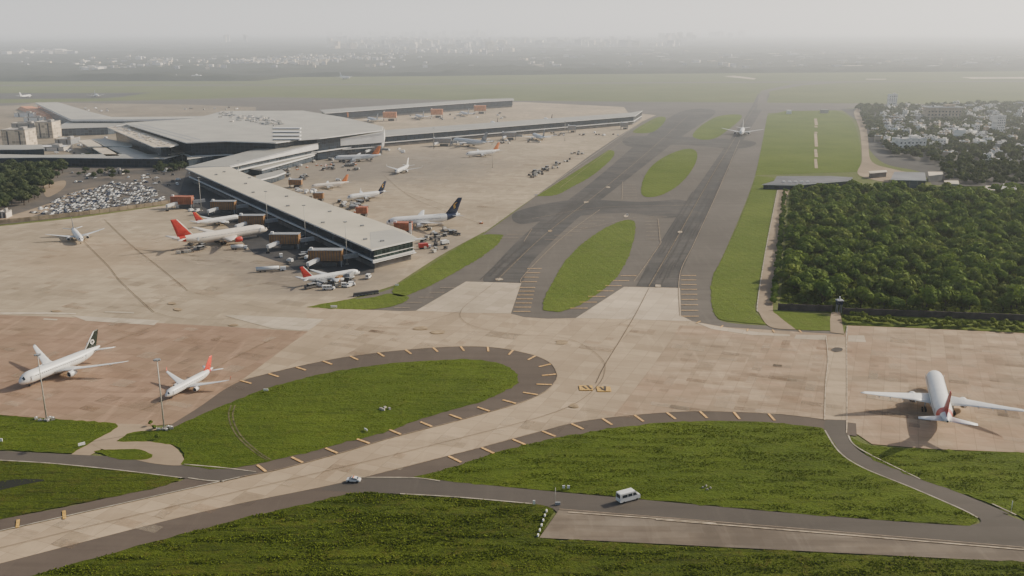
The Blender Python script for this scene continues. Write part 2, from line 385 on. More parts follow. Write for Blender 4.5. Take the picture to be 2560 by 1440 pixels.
# shoulders
sheet('asphalt_shoulder', [[(430, 1062, 1), (500, 1018), (570, 970), (640, 943), (850, 896), (1060, 872), (1210, 868), (1310, 883), (1370, 905), (1392, 935), (1385, 960), (1355, 985), (1290, 1012), (1150, 1052), (980, 1096),
      (850, 1135), (700, 1175), (600, 1195), (300, 1262), (0, 1330, 1), (-500, 1455, 1), (-500, 1420, 1), (0, 1300, 1), (200, 1262), (450, 1205, 1), (500, 1180, 1), (560, 1165, 1), (500, 1060, 1), (380, 1085, 1)]], Z5 + .02, M_should)
sheet('asphalt_shoulder', [[(0, 1411, 1), (500, 1283), (800, 1220), (930, 1190), (1200, 1121), (1330, 1086), (1450, 1056), (1600, 1038), (1750, 1030), (1950, 1037), (2065, 1051, 1), (2140, 1060, 1), (2142, 1092, 1), (2065, 1082, 1), (1700, 1066, 1), (1250, 1150, 1),
      (1000, 1215, 1), (900, 1240), (500, 1330), (80, 1445), (-600, 1640, 1), (-600, 1560, 1)]], Z5 + .04, M_should)
sheet('path', [[(285, 1061, 1), (350, 1062, 1), (400, 1075), (330, 1083, 1), (288, 1106, 1), (225, 1140, 1), (175, 1140, 1)]], Z5 + .03, M_dirt)
sheet('path', [[(232, 1112), (292, 1105), (380, 1105), (430, 1115), (458, 1145), (455, 1165), (380, 1160), (300, 1140)]], Z5 + .08, M_dirt)
# roads
sheet('service_road', [[(-500, 1115, 1), (0, 1129, 1), (180, 1138), (300, 1145), (460, 1163), (600, 1175, 1), (650, 1185, 1), (560, 1206, 1), (455, 1197), (300, 1178), (130, 1160), (0, 1153, 1), (-500, 1138, 1)]], Z6, M_road)
sheet('service_road', [[(820, 1217, 1), (920, 1195, 1), (1035, 1196, 1), (1200, 1213), (1330, 1226), (1560, 1247), (2000, 1287), (2350, 1313), (2432, 1314), (2450, 1300), (2400, 1272), (2280, 1220), (2160, 1170), (2100, 1130), (2062, 1075), (2065, 1050, 1),
      (2115, 1052, 1), (2118, 1090), (2150, 1130), (2230, 1170), (2400, 1235), (2520, 1285), (2560, 1305), (3200, 1520, 1), (3200, 1900, 1), (2560, 1378, 1), (1900, 1325, 1), (1395, 1284, 1), (1330, 1262), (1000, 1237), (880, 1233, 1), (800, 1226, 1)]], Z6, M_road)
sheet('weathered_pavement', [[(1398, 1276, 1), (1640, 1297), (2000, 1325), (2560, 1372, 1), (3200, 1425, 1), (3200, 1470, 1), (2560, 1408, 1), (1348, 1347, 1)]], Z6 + .03, M_old, False)
# perimeter track by the wood
sheet('perimeter_track', [[(1945, 475, 1), (1975, 470, 1), (1962, 520), (1948, 640), (1932, 765), (1945, 790), (1990, 825, 1), (1925, 818), (1897, 782), (1893, 765), (1912, 640), (1935, 520)], [(2078, 782, 1), (2100, 780, 1), (2110, 836, 1), (2076, 832, 1), (2075, 800, 1)],
      [(2160, 275), (2135, 280), (2150, 330), (2155, 400), (2150, 440), (2260, 460), (2300, 440), (2240, 425), (2180, 405), (2170, 350)]], Z3 + .12, M_dirt)
# grass islands
jsheet('grass_island', [[(1356, 776, 1), (1362, 745), (1385, 700), (1412, 655), (1450, 615), (1500, 578), (1545, 556), (1575, 550), (1588, 560), (1586, 590), (1572, 640), (1545, 690), (1500, 732), (1450, 763), (1400, 780)]], Z5, M_green)
jsheet('grass_island', [[(1603, 480), (1608, 450), (1627, 418), (1660, 393), (1700, 376), (1730, 373), (1743, 385), (1738, 410), (1715, 445), (1680, 475), (1640, 492), (1612, 492)]], Z5, M_green)
jsheet('grass_island', [[(1733, 343), (1738, 328), (1765, 306), (1800, 290), (1850, 287), (1850, 300), (1820, 325), (1790, 345), (1760, 350)]], Z5, M_green)
jsheet('grass_strip', [[(1340, 491, 1), (1430, 435), (1522, 375, 1), (1536, 380), (1527, 400), (1480, 440), (1430, 468), (1390, 488)]], Z5, M_green)
jsheet('grass_strip', [[(1582, 330), (1625, 302), (1650, 292), (1665, 297), (1650, 318), (1625, 332)]], Z5, M_green)
jsheet('grass_strip', [[(1258, 588, 1), (1215, 587), (1175, 601), (1090, 655), (1000, 709), (983, 722), (985, 738), (1015, 740), (1100, 703), (1200, 645), (1245, 610)], [(765, 769, 1), (860, 751), (930, 745), (970, 735), (1020, 742), (1010, 757), (960, 770), (900, 775)]], Z5, M_green)
jsheet('grass_strip', [[(1890, 440, 1), (1862, 520), (1832, 590), (1800, 657), (1782, 692), (1778, 740), (1787, 786), (1815, 803), (1915, 812, 1), (1890, 782), (1888, 765), (1900, 690), (1922, 570), (1940, 475, 1), (1935, 445, 1)]], Z5, M_green)
jsheet('grass_strip', [[(1925, 779), (1990, 782), (2060, 788), (2085, 802), (2096, 824), (2000, 826), (1955, 812)]], Z5, M_green)
jsheet('grass_strip', [[(1918, 290, 1), (1960, 278, 1), (2090, 276, 1), (2130, 300), (2150, 360), (2150, 430, 1), (1889, 438, 1), (1905, 360)]], Z4, M_green)
jsheet('grass_verge', [[(2106, 788, 1), (2300, 795, 1), (3600, 845, 1), (3600, 872, 1), (2560, 832, 1), (2200, 816), (2116, 812)]], Z5, M_green)
jsheet('grass_island', [[(288, 1106, 1), (330, 1083), (420, 1073), (500, 1040), (600, 998), (660, 975), (750, 950), (850, 928), (1000, 908), (1150, 900), (1230, 906), (1280, 924), (1294, 948), (1280, 970), (1200, 1006), (1050, 1050), (960, 1083),
      (850, 1112), (700, 1150), (600, 1170), (520, 1174), (455, 1163), (462, 1145), (440, 1118), (380, 1107, 1)]], Z6 + .04, M_fore)
jsheet('grass_island', [[(1035, 1195, 1), (1130, 1170), (1250, 1130), (1400, 1095), (1560, 1068), (1720, 1056), (1900, 1056), (2040, 1070), (2062, 1080), (2100, 1132), (2160, 1173), (2280, 1222), (2400, 1275), (2444, 1296), (2430, 1313), (2350, 1312), (2000, 1286), (1560, 1246),
      (1330, 1225), (1150, 1208)]], Z6 + .04, M_fore)
jsheet('grass_field', [[(-600, 1650, 1), (80, 1441, 1), (500, 1326), (750, 1265), (890, 1235), (1000, 1238), (1330, 1263), (1386, 1276, 1), (1346, 1348, 1), (1900, 1378, 1), (2560, 1408, 1), (3200, 1470, 1), (3200, 2600, 1), (-600, 2600, 1)]], Z6 + .04, M_fore2)
jsheet('grass_field', [[(2118, 1090, 1), (2150, 1108), (2200, 1118), (2330, 1126), (2560, 1134, 1), (3900, 1180, 1), (3900, 1760, 1), (2560, 1300, 1), (2480, 1262), (2300, 1200), (2190, 1153), (2140, 1118)]], Z6 + .04, M_fore)
jsheet('grass_field', [[(-600, 1015, 1), (0, 1040, 1), (150, 1050), (290, 1060, 1), (300, 1068, 1), (178, 1136, 1), (0, 1127, 1), (-600, 1110, 1)]], Z6 + .04, M_fore)
jsheet('grass_field', [[(238, 1130), (290, 1125), (350, 1127), (382, 1140), (370, 1150), (300, 1150)]], Z6 + .04, M_fore)
jsheet('grass_field', [[(-600, 1140, 1), (0, 1154, 1), (130, 1162), (300, 1180), (420, 1192), (455, 1200, 1), (380, 1224), (200, 1260), (0, 1300, 1), (-600, 1430, 1)]], Z6 + .04, M_fore2)
# car park, town ground, tree park
sheet('car_park_ground', [[(-400, 430, 1), (0, 425, 1), (160, 418, 1), (400, 415, 1), (470, 420, 1), (450, 480, 1), (430, 508, 1), (200, 540, 1), (0, 562, 1), (-400, 590, 1)]], Z4, M_carpark)
sheet('dirt_road', [[(0, 548), (60, 530), (140, 503), (165, 487), (230, 470), (235, 475), (175, 495), (150, 515), (70, 545), (10, 558)], [(110, 466), (160, 452), (160, 470), (125, 492), (112, 488)]], Z5, M_dirt)
sheet('town_ground', [[(2100, 272, 1), (2560, 262, 1), (5400, 262, 1), (6500, 520, 1), (2600, 478, 1), (2330, 462, 1), (2300, 430), (2210, 408), (2165, 360), (2150, 310)]], Z2 + .02, M_citygr)
sheet('wood_floor', [[(1975, 468, 1), (2600, 465, 1), (6000, 470, 1), (4200, 850, 1), (2560, 806, 1), (2110, 788, 1), (1950, 768, 1)]], Z4, M_fore)
sheet('painted_grass_shadow', [[(-60, 1222), (0, 1206), (60, 1200), (112, 1203), (60, 1214), (0, 1228), (-60, 1238)]], Z6 + .08, M_grass_shadow)  # flat dark sheet painted as a shadow lying on the grass

# ------------------------------------------------------------------ painted markings
mk = MB(); ZM = .46
def pline(px, step=None): return [G(x, y) for x, y in crom(px, 8, False)]
def ticks(px, spacing, length, side, off, wd, m, z=ZM, skip=()):
    """short bars along an edge, square to it, pointing to one side"""
    for k, (p, d) in enumerate(resample(pline(px), spacing)):
        if k in skip: continue
        n = Vector((-d.y, d.x, 0)) * side
        n = (n + Vector((d.x, d.y, 0)) * off).normalized()
        band(mk, [p + n * .4, p + n * (.4 + length)], wd, z, m)
e7 = [(600, 953), (640, 943), (850, 896), (1060, 872), (1210, 868), (1310, 883), (1370, 905), (1392, 935), (1385, 960), (1355, 985), (1290, 1012), (1150, 1052), (980, 1096), (850, 1135), (700, 1175), (600, 1195)]
ticks(e7, 12.2, 6.0, -1, .25, .85, M_cream)
band(mk, pline(e7), .28, ZM - .02, M_wear)
e8 = [(1120, 1142), (1200, 1121), (1330, 1086), (1450, 1056), (1600, 1038), (1750, 1030), (1930, 1036)]
ticks(e8, 12.4, 6.2, -1, .2, .85, M_cream)
band(mk, pline([(930, 1190)] + e8 + [(2065, 1051)]), .3, ZM - .02, M_wear)
for px in [[(44, 1322), (46, 1302)], [(162, 1300), (160, 1280)]]: band(mk, pline(px), .9, ZM + .01, M_yellow)
ticks([(1740, 810), (1800, 822), (1900, 833), (2070, 834)], 12.5, 4, 1, .0, .6, M_cream)
# shoulder hatching around the lens island and beside the right taxiway
def hatch(pa, pb, n, L, m=M_wear, wd=.55, dx=1):
    A, B = G(*pa), G(*pb)
    for i in range(n):
        p = A.lerp(B, (i + .5) / n); band(mk, [p, p + Vector((L * dx, 0, 0))], wd, ZM, m)
hatch((1703, 685), (1703, 800), 9, 8.5, M_cream)
hatch((1300, 716), (1282, 786), 7, 8.5, M_cream)
hatch((1320, 668), (1302, 712), 4, 8.5, M_cream)
hatch((1602, 540), (1651, 545), 1, 12)
hatch((1612, 543), (1616, 604), 7, 10)
hatch((1600, 685), (1458, 780), 7, -9, M_cream)
hatch((1150, 715), (1010, 778), 5, -8)
hatch((1540, 540), (1395, 605), 7, -12)
hatch((1330, 575), (1290, 600), 3, -12)
hatch((1556, 460), (1558, 500), 6, 12)
for ln in [[(1700, 790), (1699, 690), (1735, 610), (1790, 490), (1850, 350)], [(1303, 709), (1310, 690), (1400, 600), (1500, 525)], [(1585, 705), (1648, 615), (1650, 600), (1645, 548)], [(1590, 545), (1450, 575)],
           [(1555, 500), (1557, 455)], [(1330, 573), (1310, 605)], [(1340, 492), (1480, 400)]]:
    band(mk, pline(ln), .35, ZM, M_wear)
# two pale lines across the right apron
band(mk, pline([(2065, 843), (2070, 900), (2064, 960), (2061, 1052)]), .4, ZM, M_line)
band(mk, pline([(2116, 840), (2117, 940), (2117, 1052), (2116, 1085)]), .35, ZM, M_line)
# long pale lines on the weathered pavement, edge of the roads
for ln, wd, m in [([(1420, 1284), (1700, 1304), (1790, 1312)], .4, M_line), ([(1640, 1302), (2080, 1338), (2560, 1378), (3100, 1424)], .42, M_line), ([(1398, 1276), (2000, 1325), (2560, 1372)], .25, M_wear)]:
    band(mk, pline(ln), wd, .5, m)
for px in [[(1448, 972), (1482, 972)], [(1492, 975), (1527, 975)]]: band(mk, pline(px), 5.2, ZM, M_yellow)
for px in [[(1456, 968), (1466, 975)], [(1468, 966), (1478, 976)], [(1500, 970), (1508, 978)], [(1512, 968), (1512, 980)]]: band(mk, pline(px), 1.0, ZM + .02, M_rubber)
tag(mk.build('painted_markings', fix=False), kind='structure')
st = MB()
M_line2 = m_plain('dark_guide_line', (.10, .075, .055), .9, var=.3, scale=.4)
M_soil = m_plain('ochre_stain', (.36, .26, .15), .9, var=.3, scale=.3)
for ln, wd in [([(262, 550), (330, 615), (400, 670), (470, 728)], .8), ([(210, 605), (270, 665), (305, 708), (385, 782)], .75), ([(385, 782), (450, 798), (560, 800)], .4), ([(0, 632), (60, 628), (120, 626)], .6),
               ([(1622, 723), (1590, 785), (1555, 845), (1512, 915), (1490, 960)], .55), ([(1240, 705), (1190, 745), (1155, 775), (1155, 800), (1200, 822), (1300, 838), (1400, 845), (1460, 865), (1505, 900), (1512, 930), (1495, 965), (1440, 1010), (1340, 1048), (1180, 1090), (900, 1160), (600, 1230), (300, 1300), (0, 1373), (-400, 1470)], .4),
               ([(1155, 778), (1080, 800), (1000, 812)], .3), ([(700, 815), (1000, 822), (1300, 838)], .3), ([(1590, 790), (1540, 815), (1480, 825)], .25), ([(470, 728), (560, 752), (700, 780)], .3),
               ([(1010, 480), (1100, 510), (1150, 530)], .7), ([(960, 440), (1040, 500), (1200, 560)], .6)]:
    band(st, pline(ln), wd * .45, ZM + .01, M_line2)
for (x, y, w_, h_) in [(1050, 820, 22, 5), (1095, 830, 22, 5), (1405, 855, 18, 6), (1435, 1014, 14, 7), (140, 777, 14, 3), (430, 758, 12, 3), (445, 773, 14, 4), (585, 812, 14, 3), (2093, 874, 16, 6), (1565, 540, 6, 3), (1700, 580, 6, 3), (1375, 577, 6, 2.5), (1465, 505, 7, 2.2), (1520, 468, 6, 2), (1248, 698, 10, 3), (1645, 714, 9, 4)]:
    rr = [(x + math.cos(a) * w_ * random.uniform(.7, 1.1), y + math.sin(a) * h_ * random.uniform(.7, 1.1)) for a in [i * math.pi / 5 for i in range(10)]]
    P = [G(a, b, ZM - .03) for a, b in rr]; m = M_rubber if (x, y) == (2093, 874) else (M_line if x > 1450 or (x > 1240 and y > 690 and y < 700) else M_soil)
    st.add(P, [tuple(range(9, -1, -1))], m)
tag(st.build('ground_stains', fix=False), kind='structure')
# wheel ruts in the grass island and pale worn edges
rt = MB(); M_rut = m_plain('pressed_rut', (.11, .10, .04), .95, var=.4, scale=.4)
for o_ in (0, 10): band(rt, pline([(578 + o_, 1015), (572 + o_, 1040), (580 + o_, 1070), (600 + o_, 1100), (640 + o_, 1135), (668 + o_, 1152)]), .55, .36 + .04, M_rut)
for ln in [[(455, 1197), (300, 1178), (130, 1161), (0, 1153)], [(2062, 1078), (2098, 1132), (2158, 1172), (2280, 1222), (2400, 1274), (2444, 1297)], [(2480, 1262), (2540, 1290)], [(2120, 1090), (2150, 1125), (2300, 1200)], [(1000, 1237), (1150, 1246), (1330, 1262)],
           [(1898, 780), (1893, 765), (1912, 640), (1935, 520), (1944, 476)], [(2116, 842), (2118, 816)], [(460, 1163), (560, 1172), (640, 1182)], [(470, 1197), (520, 1204), (560, 1206)], [(900, 1196), (1035, 1197), (1100, 1205)], [(1604, 305), (1340, 489), (1210, 582)], [(0, 1330), (600, 1195)]]:
    band(rt, pline(ln), .5, .41, M_kerb)
tag(rt.build('worn_grass_edges', fix=False), kind='structure')
# fence shadow strip by the wood: tall dark hedge line built later

def m_veil(name, c, a):
    t = NT(name); t.done(c, .9, 0, .2); tr = t.node('ShaderNodeBsdfTransparent'); mx = t.node('ShaderNodeMixShader'); t.val(mx.inputs[0], t.ramp(t.noise(.5, t.coord(world=True), 4, .7), (.3, .7, a * .5, a * 1.4)))
    t.l.new(tr.outputs[0], mx.inputs[1]); t.l.new(t.b.outputs[0], mx.inputs[2]); t.l.new(mx.outputs[0], t.out.inputs[0]); return t.m
# repaired slabs, stand lead-in lines, rubber streaks, sealed cracks
rp = MB(); rr_ = random.Random(8)
pm = [m_veil('repair_slab_light', (.62, .52, .38), .18), m_veil('repair_slab_dark', (.20, .16, .12), .16), m_veil('repair_slab_brown', (.34, .23, .15), .18)]
ca_, sa_ = math.cos(-SLAB), math.sin(-SLAB)
def grid_pt(p, g): 
    x = p.x * math.cos(SLAB) - p.y * math.sin(SLAB); y = p.x * math.sin(SLAB) + p.y * math.cos(SLAB); x = round(x / g) * g; y = round(y / g) * g
    return Vector((x * ca_ - y * sa_, x * sa_ + y * ca_, 0))
def inpx(x, y, poly):
    r_ = False; n = len(poly)
    for i in range(n):
        (x0, y0), (x1, y1) = poly[i], poly[(i + 1) % n]
        if (y0 > y) != (y1 > y) and x < (x1 - x0) * (y - y0) / (y1 - y0) + x0: r_ = not r_
    return r_
zones = [([(0, 575), (400, 530), (640, 640), (760, 740), (760, 760), (0, 780)], 90), ([(0, 800), (740, 832), (560, 960), (300, 1040), (0, 1030)], 70), ([(1660, 870), (2055, 850), (2050, 1040), (1600, 1030)], 80), ([(2130, 845), (2560, 850), (2560, 1120), (2140, 1070)], 80),
         ([(780, 800), (1250, 830), (1500, 870), (1560, 800), (1650, 830), (1400, 900), (1200, 860), (800, 890)], 50), ([(1100, 560), (1330, 480), (1500, 350), (1100, 360), (960, 420)], 60), ([(0, 1345), (600, 1215), (1300, 1050), (1500, 1010), (1540, 1030), (1200, 1110), (500, 1270), (0, 1400)], 30)]
for poly, n_ in zones:
    xs = [p[0] for p in poly]; ys = [p[1] for p in poly]; k = 0
    while k < n_:
        x = rr_.uniform(min(xs), max(xs)); y = rr_.uniform(min(ys), max(ys))
        if not inpx(x, y, poly): continue
        k += 1; c = grid_pt(G(x, y), 7.5); w_ = rr_.choice([3.6, 3.6, 7.3, 7.3, 14.8]); h_ = rr_.choice([3.6, 3.6, 7.3]); m = rr_.choice(pm)
        rp.add([(c.x + a * ca_ - b * sa_, c.y + a * sa_ + b * ca_, .36 + k * .0004) for a, b in ((0, 0), (w_, 0), (w_, h_), (0, h_))], [(0, 1, 2, 3)], m)
tag(rp.build('repaired_slabs', fix=False), kind='structure')
ld = MB(); M_lead = m_plain('faded_yellow_line', (.27, .20, .12), .85, var=.4, scale=.4)
for ln in [[(430, 612), (520, 600), (640, 590)], [(600, 720), (700, 705), (860, 695)], [(380, 600), (500, 575), (600, 560)], [(0, 960), (120, 930), (250, 870), (400, 812)], [(350, 1030), (440, 985), (560, 910), (680, 850)], [(1000, 500), (900, 490), (830, 492)],
           [(1160, 545), (1050, 552)], [(900, 460), (800, 465)], [(1480, 380), (1250, 440), (1040, 470)], [(1240, 705), (1360, 590), (1500, 480), (1620, 380), (1720, 290)], [(1622, 718), (1690, 600), (1780, 440), (1860, 310), (1908, 235)], [(1330, 548), (1500, 520), (1720, 515)], [(1400, 470), (1560, 350), (1640, 300)]]:
    band(ld, pline(ln), .32, ZM + .03, M_lead)
tag(ld.build('lead_in_lines', fix=False), kind='structure')
rs = MB(); M_tar = m_plain('sealed_crack', (.055, .048, .044), .8, var=.3, scale=.5)
for base in [[(1250, 705), (1370, 590), (1510, 480), (1630, 380), (1730, 290)], [(1645, 716), (1705, 600), (1795, 440), (1868, 310)], [(1220, 700), (1340, 585), (1480, 475)], [(1610, 712), (1670, 620), (1750, 480)]]:
    P0 = pline(base)
    for k in range(9):
        a = rr_.randrange(0, len(P0) - 4); b = min(len(P0), a + rr_.randrange(4, 12)); o_ = rr_.uniform(-7, 7)
        band(rs, [p + Vector((o_, 0, 0)) for p in P0[a:b]], rr_.uniform(.3, .9), .34 + k * .002, M_tar)
tag(rs.build('rubber_streaks', fix=False), kind='structure')
# ------------------------------------------------------------------ object materials
M_white = m_plain('white_paint', (.80, .79, .76), .35, var=.05, scale=.25, spec=.5)
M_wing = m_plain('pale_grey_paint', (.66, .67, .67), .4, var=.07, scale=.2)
M_cream2 = m_plain('cream_white_paint', (.78, .70, .60), .4, var=.06, scale=.25)
M_red = m_plain('red_paint', (.55, .045, .035), .4, var=.12, scale=.3)
M_red2 = m_plain('bright_red_paint', (.75, .08, .05), .4, var=.12, scale=.3)
M_orange = m_plain('orange_paint', (.68, .22, .07), .5, var=.15, scale=.4)
M_gold = m_plain('gold_paint', (.72, .42, .08), .5, var=.15, scale=.8)
M_navy = m_plain('navy_paint', (.02, .03, .075), .35, var=.2, scale=.3)
M_black = m_plain('black_green_paint', (.015, .025, .018), .4, var=.2, scale=.3)
M_dark = m_plain('dark_rubber', (.025, .025, .027), .7, var=.2)
M_metal = m_plain('bare_metal', (.42, .42, .43), .35, .7, var=.15, scale=1)
M_glassd = m_plain('dark_window', (.03, .04, .055), .15, var=.2, spec=.6)
M_greyp = m_plain('grey_paint', (.30, .31, .32), .55, var=.15, scale=.5)
M_steel = m_plain('galvanised_steel', (.50, .48, .43), .5, .2, var=.15, scale=.5)
M_brown = m_plain('brown_cladding', (.34, .18, .07), .7, var=.25, scale=.35)
M_brred = m_plain('rust_red_cladding', (.40, .13, .07), .7, var=.3, scale=.3)
M_orcl = m_plain('orange_cladding', (.74, .30, .13), .7, var=.25, scale=.3)
M_trunk = m_plain('bark', (.07, .05, .035), .9, var=.3, scale=1)

_t = NT('window_row_paint'); _sx = _t.node('ShaderNodeSeparateXYZ'); _t.l.new(_t.coord(), _sx.inputs[0])
M_winrow = _t.done(_t.mix(_t.math('LESS_THAN', _t.math('FRACT', _t.math('MULTIPLY', _sx.outputs[0], 1.0)), .42), (.78, .77, .74), (.05, .06, .07)), .3)

# ------------------------------------------------------------------ aeroplanes
def surf_section(xle, y, z, ch, th, vert=False):
    pts = []
    prof = [(0, 0), (.04, .45), (.2, 1.0), (.45, .95), (.75, .5), (1, .03), (1, -.03), (.75, -.25), (.45, -.5), (.2, -.6), (.04, -.35)]
    for u, t in prof:
        if vert: pts.append((xle - u * ch, y + t * th * .7, z))
        else: pts.append((xle - u * ch, y, z + t * th))
    return pts
FUS = [(0, .02, -.32), (.006, .24, -.29), (.018, .44, -.24), (.04, .66, -.14), (.07, .84, -.06), (.10, .95, -.01), (.135, 1, 0), (.3, 1, 0), (.5, 1, 0), (.66, 1, 0), (.74, .95, .05), (.81, .82, .17), (.88, .62, .34), (.94, .38, .50), (.98, .20, .62), (1, .10, .66)]
def airliner(nose, tail, label, span=1.0, fat=.104, body=M_white, fin=M_red, fin_edge=None, fin_emblem=None, tail_band=None, engine=M_white, winglet=None, wing=M_wing, belly=None, L=None, finh=1.0,
             name='airliner', group=None, heading_fix=0, detail=True, windows=True, raise_z=0):
    zc = 4
    for _ in range(3):
        a = G(nose[0], nose[1], zc * .95); b = G(tail[0], tail[1], zc * 1.35)
        LL = ((a - b).xy).length; zc = .088 * (L or LL)
    if L is None: L = LL
    mid = (a + b) / 2; d = (a - b); rz = math.atan2(d.y, d.x) + heading_fix
    detail = mid.y < 620
    root = empty(name, (mid.x, mid.y, .3), rz)
    tag(root, label, 'airliner', group)
    Rr = L * fat / 2; S = L * span / 2; hx = L / 2; zc = Rr + L * .034
    # fuselage
    mb = MB(); n = 20; rings = []
    def ring(t, rr, zo): return [(hx - t * L, math.cos(k) * Rr * rr, zc + zo * Rr + math.sin(k) * Rr * rr * 1.03) for k in [2 * math.pi * i / n + .1 for i in range(n)]]
    prof = []
    for (t0, r0, z0), (t1, r1, z1) in zip(FUS, FUS[1:]):
        prof.append((t0, r0, z0))
        if t1 - t0 > .05:
            prof.append(((t0 + t1) / 2, (r0 + r1) / 2 + (.012 if t0 > .6 else 0), (z0 + z1) / 2))
    prof.append(FUS[-1]); rings = [ring(*p) for p in prof]
    tb = tail_band
    if tb:
        i0 = min(range(len(prof)), key=lambda i: abs(prof[i][0] - tb[0])); i1 = min(range(len(prof)), key=lambda i: abs(prof[i][0] - tb[1]))
        mb.loft(rings[:i0 + 1], body, caps=False); mb.loft(rings[i0:i1 + 1], tb[2], caps=False); mb.loft(rings[i1:], body, caps=False)
        mb.add(rings[0], [tuple(range(n - 1, -1, -1))], body); mb.add(rings[-1], [tuple(range(n))], M_dark)
    else: mb.loft(rings, body)
    fus = mb.build('fuselage', parent=root)
    # belly fairing
    mb = MB(); q = []
    for t, rr in ((.34, .2), (.38, .8), (.45, 1), (.52, 1), (.57, .75), (.61, .2)):
        q.append([(hx - t * L, math.cos(k) * Rr * 1.06 * max(rr, .5), zc - Rr * .62 + math.sin(k) * Rr * .5 * rr) for k in [2 * math.pi * i / 12 for i in range(12)]])
    mb.loft(q, belly or body); mb.build('wing_fairing', parent=root)
    # cockpit glazing, windows, doors
    for s in (-1, 1):
        mb = MB(); vs = []
        for t, rr, zo in ((.026, .52, -.20), (.043, .685, -.13)):
            for k in range(4):
                ang = R(68) - R(17) * k
                vs.append((hx - t * L, s * math.cos(ang) * Rr * rr * 1.05, zc + zo * Rr + math.sin(ang) * Rr * rr * 1.09))
        mb.add(vs, [(0, 1, 5, 4), (1, 2, 6, 5), (2, 3, 7, 6)], M_glassd); mb.build('cockpit_window', parent=root)
    if windows:
        aw = R(14); hv = Rr * .085
        for s in (-1, 1):
            y = s * Rr * 1.008 * math.cos(aw); z = zc + Rr * 1.03 * math.sin(aw); x0, x1 = hx - .13 * L, hx - .73 * L; mb = MB()
            mb.add([(x0, y, z - hv), (x1, y, z - hv), (x1, y - s * .02, z + hv), (x0, y - s * .02, z + hv)], [(0, 1, 2, 3)], M_winrow if body is not M_cream2 else M_winrow)
            mb.build('window_row', parent=root)
            if detail:
                for t in (.105, .765):
                    MB().box((hx - t * L, s * Rr * 1.008 * (1 if t < .7 else .91), zc + Rr * .12), (.02 * L, .05, Rr * .75), 0, M_wing).build('door', parent=root)
    # wings
    zw = zc - Rr * .45; rootx = hx - .345 * L; sw = math.tan(R(31)); dih = math.tan(R(6.0))
    cr = .205 * L * min(1, .55 + .45 * span); ct = .035 * L
    for s in (-1, 1):
        mb = MB(); secs = []
        y0 = Rr * .55; yk = S * .34
        for f in (0, 1, 2, 3, 4, 5):
            y = [y0, yk, S * .56, S * .78, S * .94, S][f]
            xle = rootx - (y - y0) * sw; te_root = rootx - cr; te_k = te_root - (yk - y0) * .04; te_t = rootx - (S - y0) * sw - ct
            te = te_root + (te_k - te_root) * (y - y0) / (yk - y0) if y <= yk else te_k + (te_t - te_k) * (y - yk) / (S - yk)
            ch = xle - te
            if f == 5: xle -= .02 * L; ch = max(.012 * L, ch - .02 * L)
            z = zw + (y - y0) * dih + ((y / S) ** 2.2) * .012 * L
            secs.append(surf_section(xle, s * y, z, ch, .052 * ch * (1 if f else 1.25)))
            if f == 5: tip = (xle, s * y, z, ch)
        mb.loft(secs, wing); wo = mb.build('wing', parent=root)
        if detail:
            for fr in (.30, .46, .62, .76):
                y = S * fr; te_k = rootx - cr - (yk - y0) * .04; te_t = rootx - (S - y0) * sw - ct
                te = te_k + (te_t - te_k) * max(0, (y - yk)) / (S - yk); z = zw + (y - y0) * dih
                MB().tube((te + .035 * L, s * y, z - .006 * L), (te - .014 * L, s * y, z - .006 * L), .0055 * L, .001 * L, 8, M_wing).build('flap_fairing', parent=wo)
        if winglet:
            x, y, z, ch = tip; mb = MB()
            mb.loft([surf_section(x, y, z, ch, ch * .08), [(p[0] - .018 * L, p[1] + s * .010 * L + 0, z + .05 * L + (p[2] - z) * .2) for p in surf_section(x, y, z, ch * .55, ch * .05)]], winglet)
            mb.build('winglet', parent=wo)
        # engine
        ye = S * .315; xe = rootx - (ye - y0) * sw + .052 * L; re = L * .027 * (1.12 if span > .98 else 1); ze = zw + (ye - y0) * dih - re * 1.08
        ze = max(ze, re * 1.25)
        mb = MB(); prf = [(0, .86), (.004, .95), (.012, 1.0), (.03, 1.02), (.055, .96), (.078, .78), (.079, .62), (.10, .34), (.115, .06)]
        rg = [[(xe - u * L, s * ye + math.cos(k) * re * r_, ze + math.sin(k) * re * r_) for k in [2 * math.pi * i / 16 for i in range(16)]] for u, r_ in prf]
        mb.loft(rg[:6], engine, caps=False); mb.loft(rg[5:], M_metal, caps=False)
        inn = [[(xe - u * L, s * ye + math.cos(k) * re * r_, ze + math.sin(k) * re * r_) for k in [2 * math.pi * i / 16 for i in range(16)]] for u, r_ in ((0, .86), (.006, .80), (.014, .78))]
        mb.loft(inn, M_metal, caps=False); eo = mb.build('engine', parent=root)
        mb = MB(); mb.tube((xe - .014 * L, s * ye, ze), (xe - .013 * L, s * ye, ze), re * .79, n=16, m=M_dark); mb.tube((xe - .013 * L, s * ye, ze), (xe - .004 * L, s * ye, ze), re * .22, re * .02, 10, M_greyp)
        mb.build('fan', parent=eo)
        mb = MB(); mb.add([(xe - .02 * L, s * ye + d_, ze + re * .9) for d_ in (-.1, .1)] + [(xe - .10 * L, s * ye + d_, ze + re * .5) for d_ in (-.1, .1)] + [(xe - .06 * L, s * ye + d_, ze + re * 1.35) for d_ in (-.1, .1)] + [(xe - .13 * L, s * ye + d_, ze + re * 1.35) for d_ in (-.1, .1)],
               [(0, 2, 6, 4), (1, 5, 7, 3), (0, 4, 5, 1), (2, 3, 7, 6), (0, 1, 3, 2), (4, 6, 7, 5)], wing)
        mb.build('pylon', parent=eo)
        # tailplane
        mb = MB(); zs = zc + Rr * .42; xs = hx - .865 * L; hs = .168 * L * (.6 + .4 * span)
